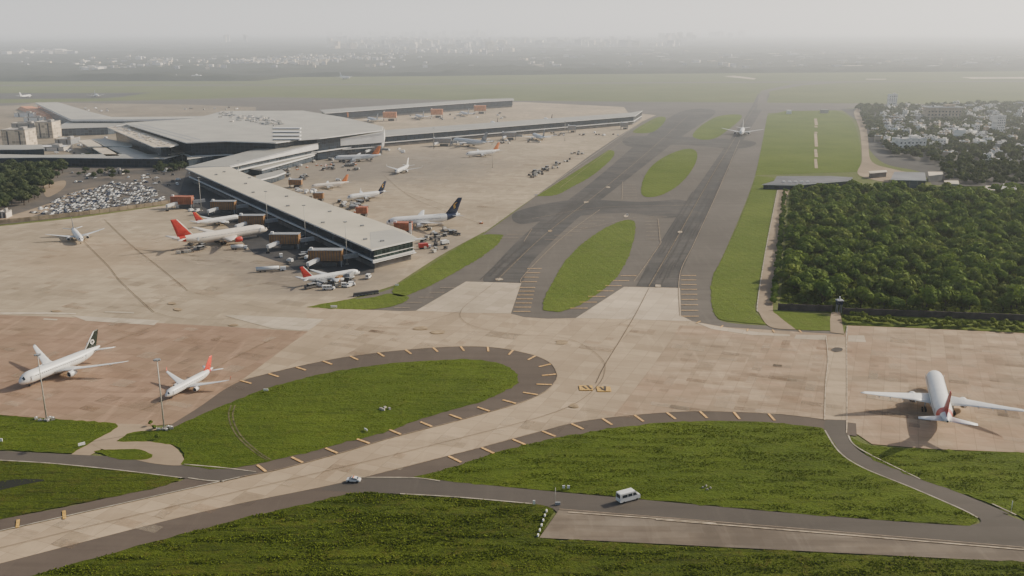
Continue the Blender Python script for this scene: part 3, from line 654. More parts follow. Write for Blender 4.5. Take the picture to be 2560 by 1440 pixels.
        mb.loft([surf_section(xs, s * Rr * .25, zs, .098 * L, .0065 * L), surf_section(xs - hs * .35, s * hs * .5, zs + hs * .05, .07 * L, .0045 * L), surf_section(xs - hs * .72, s * hs, zs + hs * .11, .036 * L, .0022 * L)], wing)
        mb.build('tailplane', parent=root)
        # main gear
        mb = MB(); xg = hx - .525 * L; yg = s * Rr * 1.5
        mb.tube((xg, yg, .02 * L), (xg, yg * .95, zw), .0045 * L, m=M_metal)
        g_ = mb.build('landing_gear', parent=root); mb = MB()
        for ax in ((-.014, .014) if L > 48 else (0,)):
            for sy in (-1, 1): mb.tube((xg + ax * L, yg + sy * .006 * L, .0125 * L), (xg + ax * L, yg + sy * .014 * L, .0125 * L), .0125 * L, n=12)
        mb.build('wheel', M_dark, g_)
    mb = MB(); xg = hx - .11 * L; mb.tube((xg, 0, .012 * L), (xg, 0, zc - Rr * .8), .004 * L, m=M_metal); g_ = mb.build('landing_gear', parent=root); mb = MB()
    for sy in (-1, 1): mb.tube((xg, sy * .003 * L, .0095 * L), (xg, sy * .009 * L, .0095 * L), .0095 * L, n=12)
    mb.build('wheel', M_dark, g_)
    # fin
    mb = MB(); zf = zc + Rr * .72; hf = .185 * L * finh; xf = hx - .785 * L; cf = .165 * L; tf = .062 * L; swf = math.tan(R(41))
    def fsec(f, e0=0.0, e1=1.0, th=1.0):
        x = xf - f * hf * swf; c = cf + (tf - cf) * f
        return surf_section(x - e0 * c, 0, zf + f * hf, c * (e1 - e0), .011 * L * (1 - .55 * f) * th, True)
    mb.loft([fsec(-.08), fsec(.45), fsec(.93), [(p[0] - .012 * L, p[1] * .5, p[2] + .012 * L) for p in fsec(.93, 0, .85)]], fin)
    fo = mb.build('tail_fin', parent=root)
    if fin_edge:
        mb = MB(); mb.loft([fsec(-.05, -.03, .16, .9), fsec(.97, -.05, .28, .9)], fin_edge); mb.build('fin_stripe', parent=fo)
    if fin_emblem == 'star':
        mb = MB()
        for s in (-1, 1):
            cx, cz = xf - .42 * hf * swf - .5 * cf * .62, zf + .40 * hf; rr = .030 * L; yy = s * .0155 * L * .52
            for k in range(5):
                a = R(90 + 72 * k); tip_ = (cx + math.cos(a) * rr * .28, yy, cz + math.sin(a) * rr * .28)
                mb.add([tip_, (cx + math.cos(a - .62) * rr, yy, cz + math.sin(a - .62) * rr), (cx + math.cos(a + .62) * rr, yy, cz + math.sin(a + .62) * rr)], [(0, 1, 2)], M_white)
            mb.add([(cx + math.cos(R(90 + 36 + 72 * k)) * rr * .22, yy, cz + math.sin(R(90 + 36 + 72 * k)) * rr * .22) for k in range(5)], [(0, 1, 2, 3, 4)], M_black)
        mb.build('star_emblem', parent=fo)
    elif fin_emblem == 'sun':
        mb = MB()
        for s in (-1, 1):
            yy = s * .0155 * L * .56; cx, cz = xf - .5 * hf * swf - .5 * cf * .60, zf + .48 * hf
            for (ax, az, bx, bz, ww) in ((.010, -.030, .020, .0, .007), (.020, .0, .004, .032, .010), (.004, .032, -.030, .052, .007), (.0, -.02, .004, .02, .010)):
                u = Vector((bx - ax, 0, bz - az)).normalized(); q = Vector((-u.z, 0, u.x)) * ww * L
                A = Vector((cx + ax * L, yy, cz + az * L)); B = Vector((cx + bx * L, yy, cz + bz * L)); mb.add([A - q, A + q, B + q * .6, B - q * .6], [(0, 1, 2, 3)], M_gold)
        mb.build('gold_emblem', parent=fo)
    elif fin_emblem == 'disc':
        mb = MB()
        for s in (-1, 1):
            yy = s * .0155 * L * .56; cx, cz = xf - .3 * hf * swf - .5 * cf * .7, zf + .3 * hf
            for k in range(12):
                a = 2 * math.pi * k / 12; r1 = .02 * L
                mb.add([(cx + math.cos(a - .1) * r1 * .35, yy, cz + math.sin(a - .1) * r1 * .35), (cx + math.cos(a) * r1, yy, cz + math.sin(a) * r1), (cx + math.cos(a + .1) * r1 * .35, yy, cz + math.sin(a + .1) * r1 * .35)], [(0, 1, 2)], M_gold)
        mb.build('gold_emblem', parent=fo)
    print('PLANE %-50s L=%.1f at %.0f %.0f hdg %.0f' % (label[:50], L, mid.x, mid.y, math.degrees(rz)))
    return root
P1 = airliner((48, 957), (250, 870), 'large white airliner with black fin and white star emblem on the reddish apron', span=1.30, fat=.120, fin=M_black, fin_edge=M_white, fin_emblem='star', wing=M_white)
P2 = airliner((414, 990), (532, 922), 'smaller white airliner with plain bright red tail fin at the edge of the reddish apron', span=1.06, fat=.11, fin=M_red2, winglet=M_red2, wing=M_wing, engine=M_white, tail_band=(.88, .94, M_red2))
P3 = airliner((2334, 945), (2366, 1052), 'lone white airliner seen from behind with red marked tail on the right apron', L=55, span=1.0, fat=.118, fin=M_red, fin_edge=M_white, wing=M_white, tail_band=(.81, .88, M_red))
P4 = airliner((668, 571), (432, 598), 'long cream airliner with red fin and red engine nosed up to the near pier', span=.86, fat=.10, body=M_cream2, fin=M_red, fin_edge=M_cream2, engine=M_red, tail_band=(.88, .94, M_red), wing=M_cream2)
P5 = airliner((600, 543), (487, 556), 'white airliner with red fin parked behind the long cream one', span=.93, body=M_white, fin=M_red, fin_edge=M_gold, L=37)
P6 = airliner((899, 680), (752, 699), 'white airliner with red fin and black stripe surrounded by service vehicles at the pier end', span=.93, fin=M_red, fin_edge=M_white, L=36)
P7 = airliner((203, 601), (181, 570), 'small white airliner taxiing towards the camera on the left apron beyond two guide lines', span=.96, fin=M_greyp)
P8 = airliner((965, 558), (1150, 538), 'large airliner with navy tail and gold emblem on the far side of the near pier', span=.95, fat=.115, finh=1.2, fin=M_navy, fin_emblem='sun', tail_band=(.80, .94, M_navy))
P9 = airliner((877, 494), (955, 480), 'small airliner with navy tail between the orange tailed one and the large navy tailed one', span=.9, finh=1.2, fat=.115, fin=M_navy, fin_emblem='sun', tail_band=(.80, .94, M_navy), winglet=M_white, L=37)
P10 = airliner((778, 467), (872, 455), 'cream airliner with orange tail fin beyond the middle of the near pier', span=.86, body=M_cream2, fin=M_orange)
P11 = airliner((990, 430), (1022, 413), 'small all white airliner taxiing across the middle of the right apron', span=.95, fin=M_white, winglet=M_white, L=38)
P12 = airliner((1174, 385), (1240, 376), 'white airliner with small orange fin parked on the far right apron', span=.86, fin=M_orange, L=44)
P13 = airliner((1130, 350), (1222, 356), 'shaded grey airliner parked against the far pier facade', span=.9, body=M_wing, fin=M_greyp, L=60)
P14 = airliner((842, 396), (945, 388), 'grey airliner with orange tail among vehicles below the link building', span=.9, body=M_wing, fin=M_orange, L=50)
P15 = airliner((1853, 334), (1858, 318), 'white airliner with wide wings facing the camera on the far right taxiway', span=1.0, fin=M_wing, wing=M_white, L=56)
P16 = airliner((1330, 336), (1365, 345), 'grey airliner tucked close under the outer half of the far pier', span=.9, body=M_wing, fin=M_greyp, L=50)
P17 = airliner((1228, 306), (1246, 312), 'partly hidden airliner whose dark fin pokes up behind the far pier nearer the hall', span=.9, fin=M_navy, L=50)
P18 = airliner((1362, 298), (1380, 302), 'partly hidden airliner whose dark fin pokes up behind the outer far pier', span=.9, fin=M_navy, L=50)
P19 = airliner((920, 296), (945, 299), 'tiny pale airliner between the first two orange gate houses of the back pier', span=.9, fin=M_wing, L=44)
P20 = airliner((1040, 289), (1060, 292), 'tiny pale airliner between the middle orange gate houses of the back pier', span=.9, fin=M_wing, L=44)
P21 = airliner((1150, 281), (1175, 285), 'tiny pale airliner near the outermost orange gate house of the back pier', span=.9, fin=M_wing, L=44)
P22 = airliner((75, 239), (52, 240), 'tiny white airliner on the left end of the distant dark runway', span=.9, fin=M_wing, L=40)
P23 = airliner((246, 240), (236, 235), 'tiny white airliner further along the distant dark runway', span=.9, fin=M_wing, L=40)
P24 = airliner((868, 194), (856, 191), 'speck of a white airliner beside the far woodland edge', span=.9, fin=M_wing, L=60)
P25 = airliner((1282, 0), (1282, 0), '', L=1) if False else None
# ------------------------------------------------------------------ terminal
def m_roof(name, c, ang, sp_=3.0, var=.1):
    t = NT(name); w_ = t.node('ShaderNodeTexWave', wave_type='BANDS', bands_direction='X'); t.l.new(t.coord(1, 1, ang, world=True), w_.inputs[0])
    w_.inputs['Scale'].default_value = 1 / sp_; w_.inputs['Distortion'].default_value = .1
    v = t.noise(.035, t.coord(world=True), 5); s = t.noise(1, t.coord(.05, .6, ang, world=True), 4)
    col = t.mix(t.ramp(v, (.3, .7)), tuple(x * (1 - var * 1.5) for x in c), tuple(x * (1 + var) for x in c))
    col = t.mix(t.ramp(s, (.5, .8, 0, .3)), col, tuple(x * .6 for x in c))
    col = t.mix(t.ramp(w_.outputs[1], (.9, 1, 0, .35)), col, tuple(x * .6 for x in c))
    return t.done(col, .55, 0, .3)
def m_facade(name, c, pw, ph, frame, rough=.25, spec=.4, var=.5):
    """glazed wall: a grid of panes, mullions lighter or darker"""
    t = NT(name); g = t.node('ShaderNodeNewGeometry'); sx = t.node('ShaderNodeSeparateXYZ'); t.l.new(g.outputs['Position'], sx.inputs[0])
    u = t.math('ADD', t.math('MULTIPLY', sx.outputs[0], .77), t.math('MULTIPLY', sx.outputs[1], .64)); v = sx.outputs[2]
    fu = t.math('FRACT', t.math('DIVIDE', u, pw)); fv = t.math('FRACT', t.math('DIVIDE', v, ph))
    mu = t.math('LESS_THAN', fu, .12); mv = t.math('LESS_THAN', fv, .12)
    cb = t.node('ShaderNodeCombineXYZ'); t.l.new(t.math('FLOOR', t.math('DIVIDE', u, pw)), cb.inputs[0]); t.l.new(t.math('FLOOR', t.math('DIVIDE', v, ph)), cb.inputs[1])
    wn = t.node('ShaderNodeTexWhiteNoise'); t.l.new(cb.outputs[0], wn.inputs[0])
    pane = t.mix(wn.outputs[0], tuple(x * (1 - var) for x in c), tuple(x * (1 + var) for x in c))
    col = t.mix(t.math('MAXIMUM', mu, mv), pane, frame)
    return t.done(col, rough, 0, spec)
M_roofN = m_roof('pier_roof_metal', (.62, .55, .42), R(32), 3.2)
M_roofH = m_roof('hall_roof_metal', (.48, .455, .39), R(20), 4.5)
M_roofL = m_roof('link_roof_metal', (.38, .365, .32), R(-40), 3)
M_roofB = m_roof('beige_canopy_roof', (.68, .57, .42), R(10), 2, .25)
M_trim = m_plain('white_eave_trim', (.78, .77, .75), .45, var=.08, scale=.1)
M_fac = m_facade('dark_glazed_wall', (.018, .027, .042), 3.0, 3.2, (.045, .055, .07))
M_fac2 = m_facade('grey_glazed_wall', (.05, .065, .085), 4.5, 3.4, (.11, .125, .14))
M_facG = m_facade('green_glazed_wall', (.035, .055, .055), 3.2, 2.6, (.12, .15, .15))
M_beige = m_facade('beige_block_wall', (.60, .50, .37), 3.4, 3.3, (.76, .66, .51), .8, .2, .35)
M_conc = m_plain('plain_concrete', (.40, .37, .33), .85, var=.15, scale=.1)
M_soff = m_plain('dark_base_wall', (.14, .13, .125), .8, var=.3, scale=.1)  # even dark grey for base walls, window bays and loads

def shrink(pts, d):
    """polygon moved inwards by d"""
    c = sum((Vector((p[0], p[1])) for p in pts), Vector((0, 0))) / len(pts); out = []
    n = len(pts); P = [Vector((p[0], p[1])) for p in pts]
    ar = sum(P[i].x * P[(i + 1) % n].y - P[(i + 1) % n].x * P[i].y for i in range(n)); s = 1 if ar > 0 else -1
    for i in range(n):
        a, b, e = P[i - 1], P[i], P[(i + 1) % n]
        d1 = (b - a).normalized(); d2 = (e - b).normalized(); n1 = Vector((-d1.y, d1.x)) * s; n2 = Vector((-d2.y, d2.x)) * s
        m = (n1 + n2); m = m / max(.3, m.dot(n1) * 1.0) if m.length > .1 else n1
        out.append(b + m * d)
    return out
def centroid(pts):
    return sum((Vector((p[0], p[1], 0)) for p in pts), Vector((0, 0, 0))) / len(pts)

def slab_building(name, label, px, zr, roof, wall, trim=M_trim, over=2.5, thick=.9, ledge=None, base=None, cat='terminal building', world=None, zs=None):
    P = world or [G(x, y, zs[i] if zs else zr) for i, (x, y) in enumerate(px)]
    c = centroid(P); root = empty(name, (c.x, c.y, .3)); tag(root, label, cat)
    L = [(p.x - c.x, p.y - c.y) for p in P]
    MB().prism(L, (min(zs) if zs else zr) - thick, zr, trim, roof, ztops=zs).build('roof', parent=root)
    n = len(L); W = shrink(L, over)
    if wall: MB().prism(W, (base or 0), zr - thick, wall, wall, ztops=[z_ - thick for z_ in zs] if zs else None).build('wall', parent=root)
    if base: MB().prism(shrink(L, over + 1.0), 0, base, M_soff, M_soff).build('base_wall', parent=root)
    if ledge: MB().prism(shrink(L, over - ledge[1]), ledge[0] - .45, ledge[0] + .45, trim, trim).build('ledge', parent=root)
    return root, L, W
# near pier
Z_P = 13.0
npx = [(928, 626), (1046, 598), (1034, 590), (1008, 576), (640, 446), (572, 416), (463, 421)]
pier, pl, pw_ = slab_building('near_pier_building', 'long low pier building with pale metal roof and dark glazed wall beside the near gates', [(929, 625), (1046, 598), (1012, 578), (640, 446), (572, 417), (463, 421)], Z_P, M_roofN, M_fac, over=3.0, ledge=(5.2, 1.0), base=3.2)
# greenish glass end of the pier, white posts, roof ridge cap, roof vents
a, b = Vector(pw_[0]), Vector(pw_[1]); dd = (b - a).normalized(); nn = Vector((dd.y, -dd.x)); nn = nn if nn.dot(a) > 0 else -nn
if nn.y > 0: nn = -nn
mb = MB(); cc = (a + b) / 2 + nn * .12; ang = math.atan2(dd.y, dd.x)
mb.box((cc.x, cc.y, 8.9), ((b - a).length - .6, .2, 6.0), ang, M_facG); mb.build('end_glazing', parent=pier)
mb = MB(); cc2 = cc + nn * .5; mb.box((cc2.x, cc2.y, 7.8), ((b - a).length + .5, .5, .35), ang, M_trim); mb.box((cc2.x, cc2.y, 4.2), ((b - a).length + 3, 1.4, .38), ang, M_trim); mb.build('end_ledge', parent=pier)
rl = [Vector(p) for p in pl]
def lerp2(a, b, t): return a + (b - a) * t
mb = MB()
for u, v in [(.06, .22), (.22, .18), (.3, .7), (.4, .25), (.5, .62), (.58, .2), (.7, .45), (.78, .8), (.86, .3), (.9, .6), (.15, .65), (.03, .4)]:
    A = lerp2(rl[0], rl[5], u); B = lerp2(rl[1], rl[4], u); q = lerp2(A, B, v); mb.box((q.x, q.y, Z_P + .5), (2.4, 1.2, 1.0), R(30), M_greyp)
mb.build('roof_vent', parent=pier)
# sloped ridge hip at the end of the roof
mb = MB(); A0, B0 = rl[0], rl[1]; A1 = lerp2(rl[0], rl[5], .10); B1 = lerp2(rl[1], rl[4], .10); m0 = lerp2(A1, B1, .55)
mb.add([(A0.x * .99, A0.y * .99, Z_P + .02), (B0.x, B0.y, Z_P + .02), (lerp2(B0, B1, .9).x, lerp2(B0, B1, .9).y, Z_P + .05), (m0.x, m0.y, Z_P + .12)], [(0, 1, 3), (1, 2, 3)], M_roofH); mb.build('hip_panel', parent=pier)
mb = MB(); mb.box((B0.x, B0.y, Z_P - .3), (5.0, 1.6, .8), R(35), M_trim); mb.build('eave_tip', parent=pier)

# far right pier, back pier, left pier
slab_building('far_pier_building', 'long thin pier reaching right across the apron with upturned white tip', [(820, 352), (1588, 290), (1606, 277), (1578, 282), (960, 326)], Z_P, M_roofL, M_fac, over=2.5, ledge=(5, 1.4), base=3)
slab_building('back_pier_building', 'distant pier with orange gate houses behind the main terminal roof', [(812, 283), (1200, 255), (1285, 250), (1283, 246), (1205, 248), (800, 275)], Z_P, M_roofL, M_fac, over=2.5, base=3)
slab_building('left_pier_building', 'pier with pale roof running back from the left end of the terminal', [(88, 257), (145, 256), (225, 280), (280, 293), (478, 292), (495, 296), (330, 299), (178, 299)], Z_P + 2, M_roofH, M_fac2, over=2.5, base=3, thick=2.6)
# link block below left pier (long grey glazed facade)
slab_building('link_building', 'grey glazed block joining the left pier to the main hall', [(135, 322), (270, 318), (400, 300), (600, 300), (540, 290), (180, 298)], 10, M_roofL, M_fac2, over=1, thick=.5)
# main hall
hall, hl, hw = slab_building('terminal_hall', 'huge grey roofed main terminal hall at the centre of the complex', [(308, 308), (465, 357), (560, 353), (690, 357), (742, 350), (800, 346), (955, 326), (958, 317), (860, 294), (757, 277), (560, 278), (520, 288), (480, 297)], 24, M_roofH, M_fac, over=6, thick=1.0, ledge=(9, 2))
# skylight louvres on the hall roof
for k in range(4):
    mb = MB()
    a_, b_ = G(684, 323 + k * 9, 24.9), G(750, 319 + k * 9, 24.9); c_ = (a_ + b_) / 2 - hall.location
    mb.box((c_.x, c_.y, 24.6), ((b_ - a_).length, 7.5, 1.4), 0, M_trim); lv = mb.build('skylight_louvre', parent=hall)
    mb = MB(); mb.box((c_.x, c_.y - 5.2, 24.2), ((b_ - a_).length - 2, 3.0, .5), 0, M_dark); mb.build('skylight_gap', parent=lv)
rv = MB()
for i in range(130):
    x = random.uniform(548, 705); y = 284 + (x - 548) / 157 * 26 + random.gauss(0, 4.5)
    p = G(x, y, 24.5) - hall.location; rv.box((p.x, p.y, 24.6), (random.uniform(1.5, 5), random.uniform(1.5, 5), random.uniform(.8, 2.6)), random.random(), random.choice([M_steel, M_greyp, M_cream2]))
tag(rv.build('roof_plant', parent=hall), kind='stuff')
mb = MB()
for ln in ([(540, 281), (700, 310)], [(330, 312), (480, 352)], [(345, 310), (500, 350)]):
    a_, b_ = [G(x, y, 24.0) - hall.location for x, y in ln]; band(mb, [a_, b_], 2.2, 24.08, M_greyp)
mb.build('roof_gutter', parent=hall, fix=False)
mb = MB()
for x in (465,):
    p = G(x, 402, 0) - hall.location; mb.tube((p.x, p.y, 0), (p.x, p.y, 23), 1.6, n=10, m=M_trim)
mb.build('corner_column', parent=hall)
# sloping connector roof from near pier to hall, with second lower bright-edged roof
con, cl_, cw_ = slab_building('connector_building', 'sloping grey roofed link between the near pier and the main hall', [(466, 418), (575, 416), (640, 399), (822, 351), (960, 333), (962, 322), (915, 320), (640, 373), (540, 399)], 15, M_roofL, M_fac2, over=3, base=3, thick=1.6, ledge=(7.5, 2.2), zs=[13.5, 13.5, 14.5, 19, 22.5, 22.8, 22.5, 16, 14.5])
mb = MB(); band(mb, [Vector((cl_[k][0], cl_[k][1], 0)) for k in (1, 2, 3, 4)], 2.0, 0, M_trim)
for k_ in range(len(mb.v)): mb.v[k_] = (mb.v[k_][0], mb.v[k_][1], [13.5, 14.5, 19, 22.5][k_ // 2] + .12)
mb.build('roof_edge', parent=con, fix=False)
slab_building('podium_building', 'low grey podium roof in front of the terminal hall wall', [(468, 398), (560, 386), (655, 370), (640, 364), (468, 380)], 9, M_roofL, M_fac2, over=1.0, thick=.6)
slab_building('gate_lounge_building', 'low lounge block with white edged roof under the connector', [(655, 424), (735, 402), (778, 390), (818, 376), (812, 366), (700, 394), (610, 420)], 6.5, M_roofL, M_fac2, over=1.0, thick=1.3)
slab_building('gate_lounge_building', 'short white edged lounge block nearer the small brown gate house', [(640, 452), (690, 440), (714, 431), (705, 424), (640, 440)], 6, M_roofL, M_fac2, over=1.0, thick=1.3)
slab_building('hall_annex', 'boxy pale annex at the right tip of the terminal hall', [(908, 330), (960, 326), (956, 318), (905, 322)], 20, M_roofH, M_conc, over=.5, thick=.5)
# front canopies
cano, cl, cw = slab_building('front_canopy', 'long beige speckled canopy along the front of the terminal hall', [(268, 318), (306, 315), (440, 357), (447, 362), (425, 367), (384, 368)], 20, M_roofB, None, over=3)
mb = MB(); mb.prism(shrink(cl, 8), 0, 19, M_fac, M_fac); mb.build('wall', parent=cano)
sp_ = MB()
for i in range(150):
    u = random.random(); v = random.uniform(.2, .8); A = lerp2(Vector(cl[0]), Vector(cl[5]), u); B = lerp2(Vector(cl[1]), Vector(cl[2]), u); q = lerp2(A, B, v)
    sp_.box((q.x, q.y, 20.3), (2.4, 2.0, .6), .4, random.choice([M_trim, M_cream2, M_conc]))
tag(sp_.build('roof_light', parent=cano), kind='stuff')
slab_building('drop_off_canopy', 'upper of two short beige canopies over the forecourt', [(195, 352), (226, 349), (256, 366), (221, 367)], 9, M_roofB, M_fac2, over=4, cat='canopy')
slab_building('drop_off_canopy', 'lower of two short beige canopies over the forecourt', [(231, 370), (266, 370), (299, 390), (266, 391)], 9, M_roofB, M_fac2, over=4, cat='canopy')
slab_building('metro_station_roof', 'plain grey roof right of the upper beige canopy', [(228, 348), (262, 346), (330, 360), (330, 366), (262, 365)], 8, M_roofL, M_fac2, over=2, cat='canopy')
slab_building('metro_station_roof', 'plain grey roof right of the lower beige canopy', [(272, 369), (320, 368), (375, 388), (320, 392)], 8, M_roofL, M_fac2, over=2, cat='canopy')
slab_building('car_deck', 'long dark multi level car deck in front of the terminal', [(-120, 396), (110, 394), (270, 396), (410, 397), (465, 384), (400, 386), (260, 386), (110, 388), (-120, 384)], 9, M_roofL, M_fac, over=1.5, thick=.6, cat='car park')
slab_building('car_deck', 'grey flat roofed deck block at the left edge behind the trees', [(-60, 375), (14, 374), (62, 374), (112, 372), (104, 362), (-60, 364)], 12, M_roofL, M_fac, over=1, thick=.6, cat='car park')
deckp = G(435, 411); vi = empty('viaduct_piers', (deckp.x, deckp.y, .3)); tag(vi, 'row of white slab piers holding up the approach ramp end', 'viaduct')
a_, b_ = G(408, 413) - deckp, G(466, 405) - deckp
for i in range(7):
    q = a_.lerp(b_, i / 6); MB().box((q.x, q.y, 5), (1.3, 5, 10), .2, M_trim).build('pier_slab', parent=vi)
q = a_.lerp(b_, .5); MB().box((q.x, q.y + 3, 10.4), ((b_ - a_).length + 4, 12, .9), math.atan2(b_.y - a_.y, b_.x - a_.x), M_conc).build('deck', parent=vi)
# hotels and small blocks on the left
def block(name, label, pxl, pxr, ybase, h, depth, wall=None, roof=None, cat='hotel', dark=False):
    a, b = G(pxl, ybase), G(pxr, ybase); c = (a + b) / 2; w_ = (b - a).length
    root = empty(name, (c.x, c.y, .2)); tag(root, label, cat)
    MB().box((0, depth / 2, h / 2), (w_, depth, h), 0, wall or M_beige).build('wall', parent=root)
    mb = MB()
    for (x, y, dx, dy) in ((0, .2, w_ + .3, .5), (0, depth - .2, w_ + .3, .5), (-w_ / 2 + .05, depth / 2, .5, depth - .6), (w_ / 2 - .05, depth / 2, .5, depth - .6)): mb.box((x, y, h + .45), (dx, dy, .9), 0, M_conc)
    mb.box((w_ * .2, depth * .5, h + 1.4), (w_ * .22, depth * .35, 2.7), 0, M_conc)
    mb.box((0, depth / 2, h + .05), (w_ - .6, depth - .6, .1), 0, roof or M_conc); mb.build('roof', parent=root)
    n = max(2, int(w_ / 12))
    for i in range(n):
        mb = MB(); x = -w_ / 2 + (i + .5) * w_ / n; mb.box((x, -.15, h * .5), (1.6, .3, h * .9), 0, M_soff); mb.build('window_bay', parent=root)
    return root
block('hotel_building', 'nearer tall beige hotel block with vertical window bays at the left', 8, 68, 374, 22, 26)
block('hotel_building', 'beige hotel block behind and right of the tallest one', 92, 134, 346, 20, 24)
block('hotel_building', 'beige hotel wing with dark recess between the two taller blocks', 32, 90, 343, 17, 16, wall=M_conc)
block('service_building', 'low pale roofed building in front of the beige hotel blocks', 70, 160, 378, 4, 22, M_cream2, M_trim, 'building')
block('service_building', 'low grey roofed building right of the beige hotels', 138, 178, 362, 6, 26, M_greyp, M_roofL, 'building')
block('service_building', 'small white building by the ramp piers at the pier root', 480, 508, 405, 5, 8, M_white, M_trim, 'building')
block('service_building', 'long low cream shed left of the near pier root', 552, 600, 382, 4, 8, M_white, M_trim, 'building')
block('service_building', 'low white shed on the sand coloured apron behind the left pier', 36, 84, 293, 6, 10, M_white, M_trim, 'building')
block('service_building', 'second low white shed nearer than the first behind the left pier', 60, 108, 305, 6, 10, M_white, M_trim, 'building')

# ------------------------------------------------------------------ gate houses with bridges
def gate_house(px0, px1, ybase, h, label, clad=M_brown, dep=6, side=1, link=True, name='gate_house'):
    a, b = G(px0, ybase), G(px1, ybase); c = (a + b) / 2; w_ = (b - a).length; rz = math.atan2(b.y - a.y, b.x - a.x)
    root = empty(name, (c.x, c.y, .2), rz); tag(root, label, 'gate house')
    z0 = h * .36
    mb = MB(); mb.box((0, dep / 2, (z0 + h) / 2), (w_, dep, h - z0), 0, clad)
    for i in range(int(w_ / 1.6)): mb.box((-w_ / 2 + .8 + i * 1.6, -.06, (z0 + h) / 2), (.35, .12, h - z0 - .3), 0, M_brown if clad is not M_brown else M_soff)
    mb.build('screen_box', parent=root)
    MB().box((0, dep / 2, h + .15), (w_ + .5, dep + .5, .3), 0, M_greyp if clad in (M_brown, M_greyp) else clad).build('roof', parent=root)
    MB().box((-w_ * .42, dep * .4, h + .9), (1.6, 1.6, 1.2), 0, M_white).build('roof_unit', parent=root)
    for x in (-w_ / 2 + .6, w_ / 2 - .6):
        for y in (.5, dep - .5): MB().box((x, y, z0 / 2), (.6, .6, z0), 0, M_greyp).build('leg', parent=root)
    MB().box((w_ * .1, dep * .5, z0 * .35), (w_ * .45, dep * .7, z0 * .7), 0, M_soff).build('stair_core', parent=root)
    if link:
        t0 = Vector((w_ / 2, dep / 2, z0 + 1.6)); t1 = t0 + Vector((8, 5 * side, .3))
        mb = MB(); mb.tube(t0, t1, 1.7, n=4, m=M_greyp, smooth=False); mb.build('link_tunnel', parent=root)
        t0 = Vector((-w_ * .2, -.2, z0 + 1.2)); t1 = t0 + Vector((-4, -11, -.4)); mb = MB(); mb.tube(t0, t1, 1.35, n=4, m=M_wing, smooth=False); br = mb.build('boarding_bridge', parent=root)
        mb = MB(); mb.tube(t1 - Vector((0, 0, 3)), t1, .35, n=6, m=M_steel); mb.box((t1.x, t1.y, .6), (2.4, .8, 1.0), 0, M_dark); mb.build('bridge_wheels', parent=br)
    return root
gate_house(428, 480, 522, 9, 'rust red gate house farthest along the shaded side of the near pier', M_brred)
gate_house(528, 588, 536, 9.5, 'dim brown gate house right of the rust red one')
gate_house(598, 660, 574, 9.5, 'brown gate house in front of the nose of the white red finned airliner')
gate_house(675, 748, 624, 9.5, 'brown gate house just right of the long cream airliner nose')
gate_house(772, 856, 668, 9.8, 'brown gate house nearest the camera above the busy red finned airliner')
gate_house(722, 754, 470, 7, 'small brown gate house on the far side of the near pier facing the orange tail', M_brown, link=False)
gate_house(784, 808, 505, 7, 'small brown gate house on the far side facing the small navy tailed airliner', M_brown, link=False)
gate_house(890, 918, 543, 7, 'small red brown gate house on the far side midway to the pier end', M_brred, link=False)
gate_house(985, 1030, 588, 8, 'red brown gate house beside the large navy tailed airliner', M_brred, link=False)
gate_house(848, 871, 300, 12, 'leftmost orange gate house on the back pier', M_orcl, link=False)
gate_house(958, 991, 303, 13, 'second orange gate house from the left on the back pier', M_orcl, link=False)
gate_house(1077, 1107, 295, 13, 'third orange gate house from the left on the back pier', M_orcl, link=False)
gate_house(1185, 1215, 285, 13, 'rightmost orange gate house on the back pier', M_orcl, link=False)
for i, (x0, x1, yb, lb) in enumerate([(915, 955, 385, 'grey gate house on the far pier nearest the hall'), (1082, 1128, 366, 'grey gate house left of the shaded airliner on the far pier'), (1255, 1290, 350, 'grey gate house right of the shaded airliner on the far pier'),
                                      (1420, 1440, 332, 'pale grey gate house near the outer end of the far pier'), (1552, 1570, 324, 'small grey gate house at the very tip of the far pier')]):
    gate_house(x0, x1, yb, 9, lb, M_greyp, link=(i < 3), side=-1)
for i, (x0, y0, x1, y1, lb) in enumerate([(60, 272, 132, 298, 'orange brown earth bank beside the left pier')]):
    a, b = G(x0, y0), G(x1, y1); c = (a + b) / 2; mb = MB(); d = (b - a); mb.box((0, 0, 3), (d.length, 22, 6), math.atan2(d.y, d.x), M_orcl, taper=.8); o = mb.build('earth_bank'); o.location = (c.x, c.y, .1); tag(o, lb, 'earth bank')

# ------------------------------------------------------------------ light masts
def mast(x, y, h, label, heads=6, group=None, r=.28, mat=M_steel):
    p = G(x, y); root = empty('light_mast', (p.x, p.y, .2)); tag(root, label, 'light mast', group)
    MB().tube((0, 0, 0), (0, 0, h), r, r * .45, 10, mat).build('pole', parent=root)
    mb = MB(); mb.tube((0, 0, h), (0, 0, h + .15), r * 2.8, n=12, m=M_greyp); hd = mb.build('head_frame', parent=root)
    for k in range(heads):
        a = 2 * math.pi * k / heads; MB().box((math.cos(a) * r * 3.0, math.sin(a) * r * 3.0, h - .1), (.6, .6, .4), a, M_greyp).build('floodlight', parent=root)
    MB().box((0, 0, .3), (1.6, 1.6, .6), 0, M_conc).build('base', parent=root)
    return root
mast(117, 1052, 25, 'tall light mast on the grass beside the black finned airliner')
mast(411, 1075, 26, 'tall light mast on the grass beside the red tailed airliner', r=.3)
for x, y, lb in [(868, 662, 'light mast nearest the end of the near pier'), (765, 612, 'light mast second from the end of the near pier'), (670, 570, 'light mast third from the end of the near pier'), (504, 528, 'light mast by the rust red gate house')]:
    mast(x, y, 26, lb, mat=M_steel)
